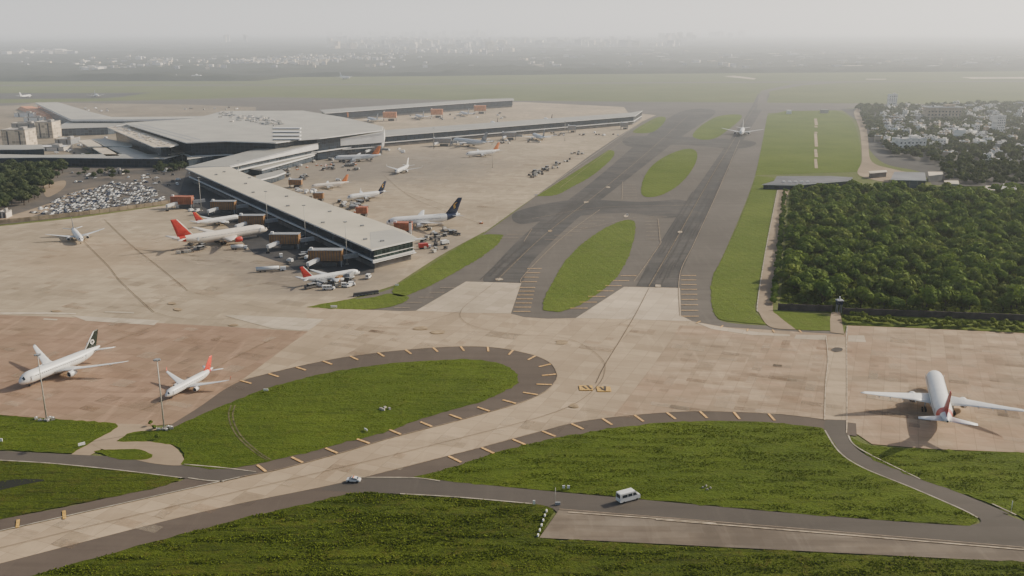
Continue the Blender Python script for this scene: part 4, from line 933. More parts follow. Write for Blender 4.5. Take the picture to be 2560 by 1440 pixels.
for x, y, lb in [(1231, 420, 'thin light mast on the right apron near the orange finned airliner'), (1412, 352, 'thin light mast near the outer far pier'), (600, 470, 'light mast at the middle of the near pier roof line'), (1085, 372, 'light mast by the grey gate house on the far pier')]:
    mast(x, y, 24, lb)
def small_plinths(cx, cy, label):
    for k, (dx, dy, w_, h_) in enumerate([(-22, 0, 1.2, .7), (-12, 4, 1.4, .5), (12, -1, 1.6, .7), (20, 2, 1.3, .9), (8, 5, 1.0, .5)]):
        p = G(cx + dx, cy + dy); o = MB().box((0, 0, h_ / 2), (w_, .9, h_), random.random(), M_conc).add([(0, 0, h_ + .35), (.3, .3, h_), (-.3, .3, h_), (-.3, -.3, h_), (.3, -.3, h_)], [(0, 1, 2), (0, 2, 3), (0, 3, 4), (0, 4, 1)], M_white).build('concrete_plinth'); o.location = (p.x, p.y, .4)
        tag(o, label, 'plinth', label)
small_plinths(113, 1050, 'small concrete plinth at the foot of the left light mast')
small_plinths(409, 1073, 'small concrete plinth at the foot of the light mast by the red tailed airliner')

# ------------------------------------------------------------------ vehicles
def car_mesh(body=M_white, glass=M_glassd, L=4.3, W=1.75, Hh=1.45):
    mb = MB()
    prof = [(-.5, .22), (-.49, .55), (-.36, .62), (-.22, .96), (.18, 1.0), (.36, .66), (.49, .55), (.5, .22)]
    for s in (1,):
        L1 = [[(x * L, y * W * (1 if z < .7 else .84) / 2 * 1.0, z * Hh) for x, z in prof] for y in (-1, 1)]
    n = len(prof); vs = L1[0] + L1[1]
    fs = []
    for i in range(n - 1): fs.append((i, i + 1, n + i + 1, n + i))
    fs.append((n - 1, 0, n, 2 * n - 1)); fs.append(tuple(range(n - 1, -1, -1))); fs.append(tuple(range(n, 2 * n)))
    mb.add(vs, fs, body)
    mb.add([(p[0] , p[1] , p[2] + .012) for p in (vs[2], vs[3], vs[n + 3], vs[n + 2])], [(0, 1, 2, 3)], glass)
    mb.add([(p[0] + .01, p[1], p[2] + .012) for p in (vs[4], vs[5], vs[n + 5], vs[n + 4])], [(0, 1, 2, 3)], glass)
    for s in (-1, 1):
        y = s * W / 2 * .93; mb.add([(-.33 * L, y, .62 * Hh), (.33 * L, y, .64 * Hh), (.16 * L, y * .93, .95 * Hh), (-.21 * L, y * .93, .92 * Hh)], [(0, 1, 2, 3)], glass)
        for x in (-.31, .31): mb.tube((x * L, s * W * .38, .31), (x * L, s * W * .515, .31), .31, n=8, m=M_dark)
    return mb
def make_car(name, label, x, y, rz, body=M_white, parts=True, cat='car', sc_=1.0, bar=False):
    p = G(x, y); root = empty(name, (p.x, p.y, .34), rz); root.scale = (sc_,) * 3; tag(root, label, cat)
    L, W, Hh = 4.4, 1.8, 1.5
    prof = [(-.5, .24), (-.495, .5), (-.47, .6), (-.36, .64), (-.24, .95), (-.1, 1.0), (.12, 1.0), (.32, .67), (.46, .58), (.5, .45), (.5, .24)]
    mb = MB(); rings = []
    for x_, z in prof: rings.append(None)
    n = len(prof); vs = [(a * L, s * W / 2 * (1 if z < .7 else .80), z * Hh) for s in (-1, 1) for a, z in prof]
    mb.add(vs, [(i, i + 1, n + i + 1, n + i) for i in range(n - 1)] + [(n - 1, 0, n, 2 * n - 1), tuple(range(n - 1, -1, -1)), tuple(range(n, 2 * n))], body); mb.build('body', parent=root)
    def q(idx, nm):
        mb = MB(); P = [Vector(vs[i]) for i in idx]; c = sum(P, Vector()) / 4; P = [c + (p_ - c) * .88 for p_ in P]; nrm = (P[1] - P[0]).cross(P[2] - P[0]).normalized(); nrm = nrm if nrm.dot(c - Vector((0, 0, .7))) > 0 else -nrm
        mb.add([p_ + nrm * .02 for p_ in P], [(0, 1, 2, 3)], M_glassd); mb.build(nm, parent=root, fix=False)
    q((3, 4, n + 4, n + 3), 'rear_window'); q((6, 7, n + 7, n + 6), 'windscreen')
    for s in (-1, 1):
        y_ = s * W / 2; MB().add([(-.33 * L, y_ * .99, .66 * Hh), (.29 * L, y_ * .99, .68 * Hh), (.10 * L, y_ * .84, .95 * Hh), (-.22 * L, y_ * .84, .93 * Hh)], [(0, 1, 2, 3)], M_glassd).build('side_window', parent=root)
        for x_ in (-.31, .31): MB().tube((x_ * L, s * W * .40, .33), (x_ * L, s * W * .52, .33), .33, n=14, m=M_dark).build('wheel', parent=root)
    if bar: MB().box((0, 0, Hh + .1), (.3, 1.2, .2), 0, M_orange).build('light_bar', parent=root)
    return root
def make_van(name, label, x, y, rz, body=M_white, cat='van', Lb=5.6, W=2.1, Hh=2.5, dark=False, sc_=1.0):
    p = G(x, y); root = empty(name, (p.x, p.y, .34), rz); root.scale = (sc_,) * 3; tag(root, label, cat)
    prof = [(-.5, .16), (-.5, .97), (-.46, 1.0), (.24, 1.0), (.38, .62), (.49, .5), (.5, .16)]
    n = len(prof); vs = [(a * Lb, s * W / 2 * (1 if z < .7 else .9), z * Hh) for s in (-1, 1) for a, z in prof]
    MB().add(vs, [(i, i + 1, n + i + 1, n + i) for i in range(n - 1)] + [(n - 1, 0, n, 2 * n - 1), tuple(range(n - 1, -1, -1)), tuple(range(n, 2 * n))], body).build('body', parent=root)
    MB().add([(.255 * Lb, -W * .42, .97 * Hh + .02), (.372 * Lb + .03, -W * .45, .65 * Hh), (.372 * Lb + .03, W * .45, .65 * Hh), (.255 * Lb, W * .42, .97 * Hh + .02)], [(0, 1, 2, 3)], M_glassd).build('windscreen', parent=root)
    for s in (-1, 1):
        y_ = s * W / 2
        for a0, a1 in ((.12, .33), (-.12, .09), (-.40, -.15)):
            MB().add([(a0 * Lb, y_ + s * .015, .58 * Hh), (a1 * Lb, y_ + s * .015, .58 * Hh), (min(a1, .24) * Lb, y_ * .93 + s * .015, .86 * Hh), (a0 * Lb, y_ * .93 + s * .015, .86 * Hh)], [(0, 1, 2, 3)], M_glassd).build('side_window', parent=root)
        for a in (-.32, .33): MB().tube((a * Lb, s * W * .40, .36), (a * Lb, s * W * .515, .36), .36, n=14, m=M_dark).build('wheel', parent=root)
    MB().add([(-.5 * Lb - .02, -W * .38, .55 * Hh), (-.5 * Lb - .02, W * .38, .55 * Hh), (-.5 * Lb - .02, W * .36, .88 * Hh), (-.5 * Lb - .02, -W * .36, .88 * Hh)], [(0, 1, 2, 3)], M_glassd).build('rear_window', parent=root)
    return root
def make_truck(name, label, x, y, rz, box=M_white, cab=M_white, L=8, Hh=3.2, cat='service truck', tank=False, group=None):
    p = G(x, y); root = empty(name, (p.x, p.y, .2), rz); tag(root, label, cat, group)
    mb = MB(); mb.box((L * .40, 0, 1.35), (L * .2, 2.2, 1.9), 0, cab, taper=.92); mb.build('cab', parent=root)
    MB().box((L * .505, 0, 1.75), (.06, 1.8, .8), 0, M_glassd).build('windscreen', parent=root)
    if tank: MB().tube((-L * .5, 0, 1.9), (L * .27, 0, 1.9), 1.15, n=14, m=box).build('tank', parent=root)
    else: MB().box((-L * .12, 0, .95 + (Hh - .95) / 2), (L * .76, 2.4, Hh - .95), 0, box).build('cargo_box', parent=root)
    MB().box((-.02 * L, 0, .75), (L * .94, 1.6, .3), 0, M_dark).build('chassis', parent=root)
    for a in (-.36, -.2, .38):
        for s in (-1, 1): MB().tube((a * L, s * .8, .48), (a * L, s * 1.15, .48), .48, n=10, m=M_dark).build('wheel', parent=root)
    return root
make_car('car', 'white car with shadow crossing on the junction road beside the pale taxiway', 884, 1206, R(176), bar=True)
make_van('van', 'large white van driving on the road above the weathered pavement', 1570, 1253, R(28), Lb=7.2, W=2.5, Hh=3.2)
make_truck('fuel_truck', 'silver fuel tanker near the engine of the long cream airliner', 598, 624, R(8), M_wing, M_wing, 10, tank=True)
make_truck('fuel_truck', 'long silver tanker on the apron left of the pier end', 678, 679, R(14), M_wing, M_wing, 17, tank=True)
make_truck('catering_truck', 'dark boxed catering truck beside the nose of the busy red finned airliner', 876, 700, R(80), M_greyp, M_white, 8, 4.5)
make_truck('catering_truck', 'brown boxed truck under the wing of the busy red finned airliner', 850, 706, R(75), M_brown, M_white, 7, 3.6)
for i, (x, y, w_, rz, lb) in enumerate([(822, 725, 5.5, 2, 'leftmost long white van below the busy airliner'), (862, 718, 3, 5, 'middle white van below the busy airliner'), (880, 715, 3, 5, 'rightmost white van of the row below the busy airliner')]):
    make_van('van', lb, x, y, R(rz), Lb=w_ * 1.2, Hh=2.3)
make_van('van', 'lone white van right of the pier end airliner nose', 921, 697, R(80), Lb=4.5, Hh=2.6)
make_truck('catering_truck', 'red and white truck right of the pier end under the eave', 1062, 622, R(20), M_red, M_white, 8, 3.5)
make_truck('catering_truck', 'white truck behind the red and white truck', 1112, 612, R(40), M_white, M_white, 6, 3)
# white pillar at the far gate of the near pier
p = G(1026, 590); o = MB().box((0, 0, 4.5), (1.6, 1.6, 9), 0, M_white).tube((0, 0, 9), (0, 0, 9.8), .9, m=M_dark).build('bridge_pillar'); o.location = (p.x, p.y, .2); tag(o, 'white pillar with dark cap beside the red brown gate house', 'pillar')

# ground equipment scattered by the gates: carts, dollies, containers, tugs
protos = {}
def proto(kind):
    if kind in protos: return copy_tree(protos[kind])
    mb = MB(); root = empty(kind)
    if kind == 'baggage_cart':
        MB().box((0, 0, .55), (2.8, 1.5, .15), 0, M_greyp).build('bed', parent=root); MB().box((-.0, 0, 1.25), (2.5, 1.4, 1.2), 0, M_soff).build('load', parent=root)
        for a in (-1, 1): MB().tube((a, -.85, .25), (a, .85, .25), .25, n=8, m=M_dark).build('wheels', parent=root)
    elif kind == 'cargo_container':
        MB().box((0, 0, .95), (3.0, 1.7, 1.7), 0, M_steel, shear=(.0, .1)).build('shell', parent=root); MB().box((0, 0, .1), (3.2, 1.8, .2), 0, M_dark).build('pallet', parent=root)
    elif kind == 'baggage_tug':
        MB().box((0, 0, .6), (2.8, 1.5, .7), 0, M_orange).build('body', parent=root); MB().box((-.4, 0, 1.35), (1.1, 1.4, .9), 0, M_white).build('cab', parent=root)
        for a in (-.9, .9): MB().tube((a, -.8, .3), (a, .8, .3), .3, n=8, m=M_dark).build('wheels', parent=root)
    elif kind == 'service_van':
        mb.box((-.3, 0, 1.2), (3.4, 1.9, 1.7), 0, M_white, taper=.93); mb.box((1.8, 0, .85), (1.3, 1.8, 1.0), 0, M_white, taper=.9); mb.build('body', parent=root)
        MB().box((1.35, 0, 1.65), (.2, 1.6, .6), 0, M_glassd).build('windscreen', parent=root)
        for a in (-1.2, 1.5): MB().tube((a, -.98, .35), (a, .98, .35), .35, n=8, m=M_dark).build('wheels', parent=root)
    elif kind == 'loader':
        MB().box((0, 0, 1.0), (6, 2.6, .8), 0, M_soff).build('body', parent=root); MB().box((1, 0, 2.6), (4.5, 2.4, .3), 0, M_greyp).build('platform', parent=root)
        for a in (-1, 2.6): MB().box((a, 0, 1.9), (.3, 2.2, 1.3), .2, M_dark).build('lift_arm', parent=root)
    protos[kind] = root; return root
def scatter(px, n, kinds, label, group, ang=None, line=None):
    k = 0
    while k < n:
        if line: t = (k + .5) / n; x = px[0][0] + (px[1][0] - px[0][0]) * t; y = px[0][1] + (px[1][1] - px[0][1]) * t
        else: x = random.uniform(px[0], px[2]); y = random.uniform(px[1], px[3])
        p = G(x, y); kd = random.choice(kinds); o = proto(kd)
        o.location = (p.x, p.y, .2); o.rotation_euler = (0, 0, (ang if ang is not None else random.uniform(0, 6.28)) + random.gauss(0, .06))
        nice = kd.replace('_', ' ')
        tag(o, f'{nice} {label}', {'baggage_cart': 'baggage cart', 'cargo_container': 'cargo container', 'baggage_tug': 'tug', 'service_van': 'van', 'loader': 'loader'}[kd], f'{nice}s {group}'); k += 1
BC, CC, BT, SV, LD = 'baggage_cart', 'cargo_container', 'baggage_tug', 'service_van', 'loader'
scatter((800, 704, 900, 722), 12, [BC, CC, LD, SV], 'in the cluster under the pier end airliner', 'under the pier end airliner')
scatter((772, 708, 800, 722), 4, [BC, LD], 'beneath the tail of the pier end airliner', 'beneath the tail of the pier end airliner')
scatter([(885, 742), (945, 734)], 7, [BC], 'in the dark row at the edge of the grass tongue', 'at the grass tongue', R(12), True)
scatter((470, 606, 520, 628), 8, [BC, LD, CC], 'behind the tail of the long cream airliner', 'behind the long cream airliner')
scatter([(442, 636), (485, 630)], 5, [BC, CC], 'in the short train left below the long cream airliner', 'left below the long cream airliner', R(10), True)
scatter((1060, 572, 1150, 608), 22, [BC, CC, LD, SV], 'crowded below the large navy tailed airliner', 'below the large navy tailed airliner')
scatter((1055, 612, 1120, 632), 8, [BC, CC], 'at the right corner of the near pier', 'at the right corner of the near pier')
scatter((672, 585, 760, 612), 8, [BC, SV, LD], 'in the shade between two brown gate houses', 'in the shade of the near pier')
scatter((700, 640, 790, 662), 8, [SV, LD, BC], 'in the shade left of the nearest gate house', 'left of the nearest gate house')
scatter((440, 495, 500, 532), 8, [SV, BC], 'around the rust red gate house', 'around the rust red gate house')
scatter((660, 425, 770, 452), 26, [SV, BC, LD, CC], 'on the dirty apron behind the near pier roof', 'behind the near pier roof')
scatter((690, 398, 900, 428), 62, [SV, BC, CC, LD, BT], 'on the busy apron below the connector', 'below the connector')
scatter((850, 400, 960, 412), 9, [BC, SV], 'in the row below the grey orange tailed airliner', 'below the grey airliner')
scatter([(860, 417), (885, 417)], 5, [BC], 'in the short dark train on the middle apron', 'on the middle apron', 0, True)
scatter((740, 474, 800, 500), 14, [SV, BC], 'near the nose of the cream orange tailed airliner', 'near the orange tailed airliner')
scatter((830, 500, 920, 524), 16, [SV, BC, LD], 'near the small navy tailed airliner', 'near the small navy tailed airliner')
scatter((860, 520, 900, 535), 4, [BC, BT], 'by the small red brown gate house', 'by the small red brown gate house')
for t in range(34):
    u = random.random(); x = 1325 + 95 * u + random.gauss(0, 5); y = 442 - 40 * u + random.gauss(0, 3.5); p = G(x, y); kd = random.choice([BC, CC, CC, LD, BC]); o = proto(kd); o.location = (p.x, p.y, .2); o.rotation_euler = (0, 0, random.uniform(0, 3.1))
    nice = kd.replace('_', ' '); tag(o, f'{nice} in the storage line along the right edge of the apron', {'baggage_cart': 'baggage cart', 'cargo_container': 'cargo container', 'loader': 'loader'}[kd], f'{nice}s stored along the right edge of the apron')
scatter((1418, 380, 1462, 388), 8, [BC, CC], 'in the upper storage group of the right apron', 'in the upper storage group')
scatter((1380, 340, 1560, 332), 16, [SV, BC, LD], 'strung along the foot of the outer far pier', 'along the outer far pier')
scatter((960, 385, 1010, 372), 6, [SV], 'at the foot of the inner far pier', 'at the inner far pier')
scatter((1000, 362, 1380, 352), 22, [SV, BC, LD, CC], 'along the foot of the middle far pier', 'along the middle far pier')
scatter((880, 303, 1280, 284), 22, [SV, CC, LD], 'on the apron before the back pier', 'before the back pier')
scatter((200, 270, 270, 286), 12, [SV, CC], 'on the sandy apron beside the left pier', 'beside the left pier')
scatter((140, 340, 300, 392), 26, [SV, SV, BC], 'on the forecourt left of the terminal', 'on the forecourt')
scatter((470, 402, 560, 396), 8, [SV, BC], 'on the roadway between hall and pier root', 'between hall and pier root')
scatter((385, 425, 450, 470), 10, [SV, BC], 'in the dark yard beyond the rust red gate house', 'in the dark yard')
scatter((460, 275, 620, 268), 8, [SV, LD, CC], 'behind the terminal hall roof', 'behind the terminal hall')
scatter([(1200, 562), (1206, 558)], 1, [BT], 'alone at the apron edge by the taxiway', 'alone', 0, True)
scatter([(840, 452), (850, 452)], 1, [SV], 'alone above the cream orange tailed airliner', 'alone', 0, True)
# ------------------------------------------------------------------ vegetation
def m_leaf(name, c1, c2, c3):
    t = NT(name); oi = t.node('ShaderNodeObjectInfo'); p = t.coord(world=True)
    v = t.noise(.12, p, 4, .7); r_ = oi.outputs['Random']
    col = t.mix(t.ramp(v, (.35, .65)), c1, c2); col = t.mix(t.math('MULTIPLY', r_, .55), col, c3)
    at = t.node('ShaderNodeVertexColor', layer_name='shade') if False else None
    t.done(col, .85, 0, .1)
    tr = t.node('ShaderNodeBsdfTranslucent'); t.val(tr.inputs[0], t.mix(.5, col, (.12, .16, .02))); mx = t.node('ShaderNodeMixShader'); mx.inputs[0].default_value = .25
    t.l.new(t.b.outputs[0], mx.inputs[1]); t.l.new(tr.outputs[0], mx.inputs[2]); t.l.new(mx.outputs[0], t.out.inputs[0])
    return t.m
M_leaf = m_leaf('dark_foliage', (.065, .125, .026), (.155, .235, .036), (.20, .27, .045))
M_leaf2 = m_leaf('olive_foliage', (.08, .13, .028), (.17, .235, .045), (.22, .26, .055))
M_leafl = m_leaf('light_foliage', (.10, .15, .015), (.18, .23, .03), (.14, .17, .03))
M_leaff = m_leaf('far_foliage', (.045, .068, .030), (.075, .10, .042), (.09, .10, .05))
def crown_np(n, rng, rad=4.6, hgt=4.2, base=2.2, leaf=.75, clumps=9):
    """leaf-sized quads gathered in clumps over a dome; returns verts (n*4,3), faces"""
    ang = rng.uniform(0, 6.28, clumps); rr = rad * np.sqrt(rng.uniform(.05, .5, clumps)); rr[0] = 0
    cc = np.stack([np.cos(ang) * rr, np.sin(ang) * rr, base + hgt * .42 + hgt * .38 * (1 - (rr / rad) ** 1.5) + rng.normal(0, .25, clumps)], 1); cr = rad * rng.uniform(.30, .44, clumps); cr[0] = rad * .58
    k = rng.integers(0, clumps, n); d = rng.normal(0, 1, (n, 3)); d[:, 2] += .35; d /= np.linalg.norm(d, axis=1)[:, None]
    c = cc[k] + d * (cr[k] * rng.uniform(.86, 1.05, n))[:, None] * np.array([1, 1, .8])
    nrm = d + rng.normal(0, .28, (n, 3)); nrm /= np.linalg.norm(nrm, axis=1)[:, None]
    u = np.cross(nrm, rng.normal(0, 1, (n, 3))); u /= np.linalg.norm(u, axis=1)[:, None]; v = np.cross(nrm, u)
    s = leaf * rng.uniform(.55, 1.3, n)[:, None]
    vs = np.stack([c - u * s - v * s * .6, c + u * s - v * s * .6, c + u * s * .5 + v * s, c - u * s * .6 + v * s * .8], 1).reshape(-1, 3)
    return vs, np.arange(n * 4).reshape(n, 4), cc, cr
def np_mesh(name, vs, fs, mats, mi=None, smooth=False):
    me = bpy.data.meshes.new(name); n = len(fs); me.vertices.add(len(vs)); me.vertices.foreach_set('co', np.asarray(vs, np.float32).ravel())
    k = fs.shape[1]; me.loops.add(n * k); me.loops.foreach_set('vertex_index', fs.astype(np.int32).ravel()); me.polygons.add(n); me.polygons.foreach_set('loop_start', np.arange(0, n * k, k, dtype=np.int32))
    try: me.polygons.foreach_set('loop_total', np.full(n, k, np.int32))
    except Exception: pass
    for m in mats: me.materials.append(m)
    if mi is not None: me.polygons.foreach_set('material_index', mi.astype(np.int32))
    me.update(calc_edges=True); return me
rng = np.random.default_rng(5)
crowns = []; trunks = []
for i in range(6):
    vs, fs, cc, cr = crown_np(760, rng, 4.9 * rng.uniform(.85, 1.15), 6.4, .8, .52, 8)
    crowns.append((vs, fs, cc)); me = np_mesh('crown', vs, fs, [M_leaf if i % 3 else M_leaf]); crowns[-1] = crowns[-1] + (me,)
    mb = MB(); mb.tube((0, 0, 0), (0, 0, 2.6), .28, .18, 8, M_trunk)
    for k in range(5): mb.tube((0, 0, 1.6 + .2 * k), tuple(cc[k] * np.array([.85, .85, .9])), .13, .04, 5, M_trunk)
    o = mb.build('trunk'); trunks.append(o.data); bpy.data.objects.remove(o)
def inside(px, poly):
    x, y = px; r_ = False; n = len(poly)
    for i in range(n):
        (x0, y0), (x1, y1) = poly[i], poly[(i + 1) % n]
        if (y0 > y) != (y1 > y) and x < (x1 - x0) * (y - y0) / (y1 - y0) + x0: r_ = not r_
    return r_
def wpoly(px): return [(G(x, y).x, G(x, y).y) for x, y in px]
def jitter_points(poly, step, rg, jit=.42):
    xs = [p[0] for p in poly]; ys = [p[1] for p in poly]; out = []
    y = min(ys)
    while y < max(ys):
        x = min(xs) + (random.random() * step)
        while x < max(xs):
            q = (x + rg.uniform(-jit, jit) * step, y + rg.uniform(-jit, jit) * step)
            if inside(q, poly): out.append(q)
            x += step
        y += step
    return out
def in_view(x, y, m=60):
    z = y * CP + H * SP
    return z > 0 and abs(x / z * FPX) < 1280 + m
def tree_thing(x, y, s, label, group, cat='tree', i=None, z=.2, name='broadleaf_tree', mats=None):
    i = random.randrange(6) if i is None else i
    root = empty(name, (x, y, z), random.uniform(0, 6.28)); root.scale = (s * random.uniform(.9, 1.15), s * random.uniform(.9, 1.15), s * random.uniform(.85, 1.15)); tag(root, label, cat, group)
    for nm, me in (('crown', mats[i] if mats else crowns[i][3]), ('trunk', trunks[i])):
        o = bpy.data.objects.new(nm, me); COL.objects.link(o); o.parent = root
    return root
def tree_mass(name, pts, scales, mat, label, leaves=1.0, cat=None, z=.2):
    V, F = [], []; off = 0
    for (x, y), s in zip(pts, scales):
        vs, fs = crowns[random.randrange(6)][:2]; n = int(len(fs) * leaves)
        idx = rng.choice(len(fs), n, replace=False) if leaves < 1 else np.arange(len(fs)); sub = vs.reshape(-1, 4, 3)[idx].reshape(-1, 3)
        if leaves < .6:                       # fewer but larger leaf clumps far away
            q = sub.reshape(-1, 4, 3); c = q.mean(1, keepdims=True); sub = (c + (q - c) * (1 / leaves) ** .5).reshape(-1, 3)
        a = random.uniform(0, 6.28); ca, sa = math.cos(a), math.sin(a); w3 = sub * s
        V.append(np.stack([w3[:, 0] * ca - w3[:, 1] * sa + x, w3[:, 0] * sa + w3[:, 1] * ca + y, w3[:, 2] + z], 1)); F.append(np.arange(n * 4).reshape(n, 4) + off); off += n * 4
    me = np_mesh(name, np.concatenate(V), np.concatenate(F), [mat]); o = bpy.data.objects.new(name, me); COL.objects.link(o)
    return tag(o, label, cat, kind='stuff')
wood = wpoly([(1985, 486), (2120, 484), (2700, 484), (3300, 600), (3300, 830), (2560, 792), (2300, 783), (2110, 776), (1962, 762)])
pts = jitter_points(wood, 8.0, rng, .5); pts = [p for p in pts if in_view(p[0], p[1], 350)]
clear = [(G(x, y).x, G(x, y).y, r_) for x, y, r_ in [(2375, 590, 9), (2500, 560, 8), (2220, 590, 8), (2090, 620, 6), (2150, 520, 9), (2300, 700, 7), (2450, 680, 7), (2050, 700, 5), (2260, 530, 9), (2030, 560, 6), (2420, 520, 10), (2520, 640, 8)]]
pts = [p for p in pts if all((p[0] - a) ** 2 + (p[1] - b) ** 2 > r_ * r_ for a, b, r_ in clear)]
pts.sort(key=lambda p: p[1] if in_view(p[0], p[1], 20) else 9999)
print('WOOD', len(pts))
WL = []
for c_ in crowns: me = c_[3].copy(); me.materials[0] = M_leaf2; WL.append(me)
for p in pts[:295]: tree_thing(p[0], p[1], random.choice([.45, .6, .75, .9, 1.05, 1.2, 1.45]), 'bushy dark green tree in the dense wood behind the boundary fence', 'trees of the dense wood', name='wood_tree', mats=WL if random.random() < .3 else None)
rest = pts[295:]
ra, rb = [p for i, p in enumerate(rest) if (i * 7) % 10 >= 3], [p for i, p in enumerate(rest) if (i * 7) % 10 < 3]
tree_mass('wood_canopy', ra, [random.choice([.45, .6, .75, .9, 1.05, 1.2, 1.45]) for _ in ra], M_leaf, 'dense dark green wood receding behind the nearest rows of trees', .55)
tree_mass('wood_canopy', rb, [random.choice([.45, .6, .8, 1.0, 1.25]) for _ in rb], M_leaf2, 'lighter olive trees mixed into the receding wood', .55)
ug = jitter_points(wpoly([(1980, 478), (2700, 478), (3200, 830), (2110, 780), (1955, 765)]), 4.6, rng); ug = [p for p in ug if in_view(p[0], p[1], 60)]
tree_mass('undergrowth', ug, [random.uniform(.25, .42) for _ in ug], M_leafl, 'light green undergrowth between the trees of the wood', .14)
# hedge of bright shrubs along the concrete edge, and dark hedge along the track
hp = [G(2110 + i * 6.5, 800 + i * 6.5 * .057 + random.uniform(-9, 8)) for i in range(110)]
tree_mass('hedge', [(p.x, p.y) for p in hp], [random.uniform(.22, .4) for _ in hp], M_leafl, 'bright green shrub hedge between the boundary wall and the right apron', .25)
hp = [G(1962 - i * .28 + random.uniform(-3, 3), 480 + i * 2.85) for i in range(100)]
tree_mass('hedge', [(p.x, p.y) for p in hp], [random.uniform(.3, .45) for _ in hp], M_leaf, 'dark narrow hedge between the perimeter track and the wood', .25)
# boundary walls
def wall(px, h, label, mat, name='boundary_wall', th=.4):
    P = [G(x, y) for x, y in px]; c = P[0]; root = empty(name, (c.x, c.y, .1)); tag(root, label, 'wall'); mb = MB(); pb = MB()
    for a, b in zip(P, P[1:]):
        m = (a + b) / 2 - c; d = b - a; mb.box((m.x, m.y, h / 2), (d.length, th, h), math.atan2(d.y, d.x), mat)
        k = int(d.length / 6)
        for i in range(k + 1): q = a.lerp(b, i / max(1, k)) - c; pb.box((q.x, q.y, h / 2 + .15), (.6, th + .25, h + .3), math.atan2(d.y, d.x), mat)
    mb.build('panel', parent=root); tag(pb.build('pillar', parent=root), kind=None); return root
M_wallb = m_plain('dark_brown_wall', (.085, .065, .06), .9, var=.3, scale=.2)
M_wallt = m_plain('sandy_wall', (.33, .26, .18), .9, var=.3, scale=.15)
wall([(1946, 775), (2078, 780)], 3.2, 'dark brown boundary wall left of the guard tower', M_wallb)
wall([(2108, 786), (2300, 793), (2560, 803), (3100, 826)], 3.2, 'dark brown boundary wall right of the guard tower', M_wallb)
wall([(-200, 576), (0, 560), (100, 550), (200, 539), (300, 527), (424, 510)], 3.0, 'sandy pillared wall between the car park and the left apron', M_wallt)
# guard tower
p = G(2096, 782); gt = empty('guard_tower', (p.x, p.y, .2)); tag(gt, 'small dark guard tower with white lamp at the wood corner', 'guard tower')
for x in (-1, 1):
    for y in (-1, 1): MB().box((x, y, 2.2), (.3, .3, 4.4), 0, M_greyp).build('leg', parent=gt)
MB().box((0, 0, 5.3), (2.8, 2.8, 1.9), 0, M_navy).build('cabin', parent=gt); MB().box((0, 0, 6.5), (3.6, 3.6, .3), 0, M_greyp, taper=.7).build('roof', parent=gt); MB().tube((0, 0, 6.6), (0, 0, 8.2), .3, m=M_white).build('lamp', parent=gt)
# trees by the car park
PT = []
for c_ in crowns: me = c_[3].copy(); me.materials[0] = M_leaff; PT.append(me)
tp = jitter_points(wpoly([(-30, 428), (150, 420), (165, 432), (125, 470), (95, 500), (60, 522), (-30, 536)]), 10, rng)
for p in tp[:170]: tree_thing(p[0], p[1], random.uniform(.8, 1.4), 'dark green tree in the park left of the car park', 'trees in the park left of the car park', name='park_tree', mats=PT)
tp2 = jitter_points(wpoly([(200, 432), (300, 426), (330, 440), (260, 452), (190, 450)]), 14, rng) + jitter_points(wpoly([(372, 424), (455, 410), (468, 422), (400, 440)]), 9, rng)
for p in tp2[:70]: tree_thing(p[0], p[1], random.uniform(.5, 1.0), 'small green tree between the car deck and the parked cars', 'small trees behind the parked cars', name='park_tree', mats=PT)
# ------------------------------------------------------------------ parked cars
cm = [car_mesh(b).build('car_body') for b in (M_white, M_wing, M_metal, M_greyp, M_navy, M_soff, M_soff, M_greyp)]; cmd = [o.data for o in cm]
for o in cm: bpy.data.objects.remove(o)
lot = wpoly([(72, 533), (110, 515), (170, 488), (240, 470), (300, 458), (355, 460), (395, 478), (418, 500), (400, 508), (300, 519), (200, 531), (110, 541)])
A = R(-22); ca, sa = math.cos(A), math.sin(A); cand = []
for i in range(-200, 200):
    for j in range(-60, 60):
        x = i * 2.9; y = j * 5.6 + (0 if j % 2 else 1.0); X = x * ca - y * sa - 230; Y = x * sa + y * ca + 760
        if inside((X, Y), lot) and random.random() < .66: cand.append((X, Y))
random.shuffle(cand); print('CARS', len(cand))
for X, Y in cand[:298]:
    o = bpy.data.objects.new('parked_car', random.choice(cmd)); COL.objects.link(o); o.scale = (.85, .85, .85); o.location = (X, Y, .25); o.rotation_euler = (0, 0, A + R(90) + random.gauss(0, .08))
    tag(o, 'small car parked in the crowded car park beside the terminal', 'car', 'cars parked in the crowded car park')
if len(cand) > 298:
    mb = MB(); src = car_mesh(M_white)
    for X, Y in cand[298:]: mb.box((X, Y, .8), (1.5, 3.6, .6), A, random.choice([M_white, M_wing, M_greyp, M_navy, M_soff])); mb.box((X, Y, 1.25), (1.3, 1.9, .45), A, M_glassd, taper=.85)
    tag(mb.build('parked_cars', fix=False), 'further cars filling the gaps of the crowded car park', kind='stuff')
for i in range(26):
    x = random.uniform(180, 420); y = random.uniform(428, 462); p = G(x, y); o = bpy.data.objects.new('parked_car', random.choice(cmd)); COL.objects.link(o); o.location = (p.x, p.y, .25); o.rotation_euler = (0, 0, random.uniform(0, 6))
    tag(o, 'scattered car on the dusty ground above the crowded car park', 'car', 'scattered cars above the car park')
block('service_building', 'small cream building at the left edge beside the sandy wall', -4, 17, 546, 4, 8, M_cream2, M_trim, 'building')
block('service_building', 'low cream hut above the parked cars', 272, 306, 436, 3, 5, M_cream2, M_trim, 'building')

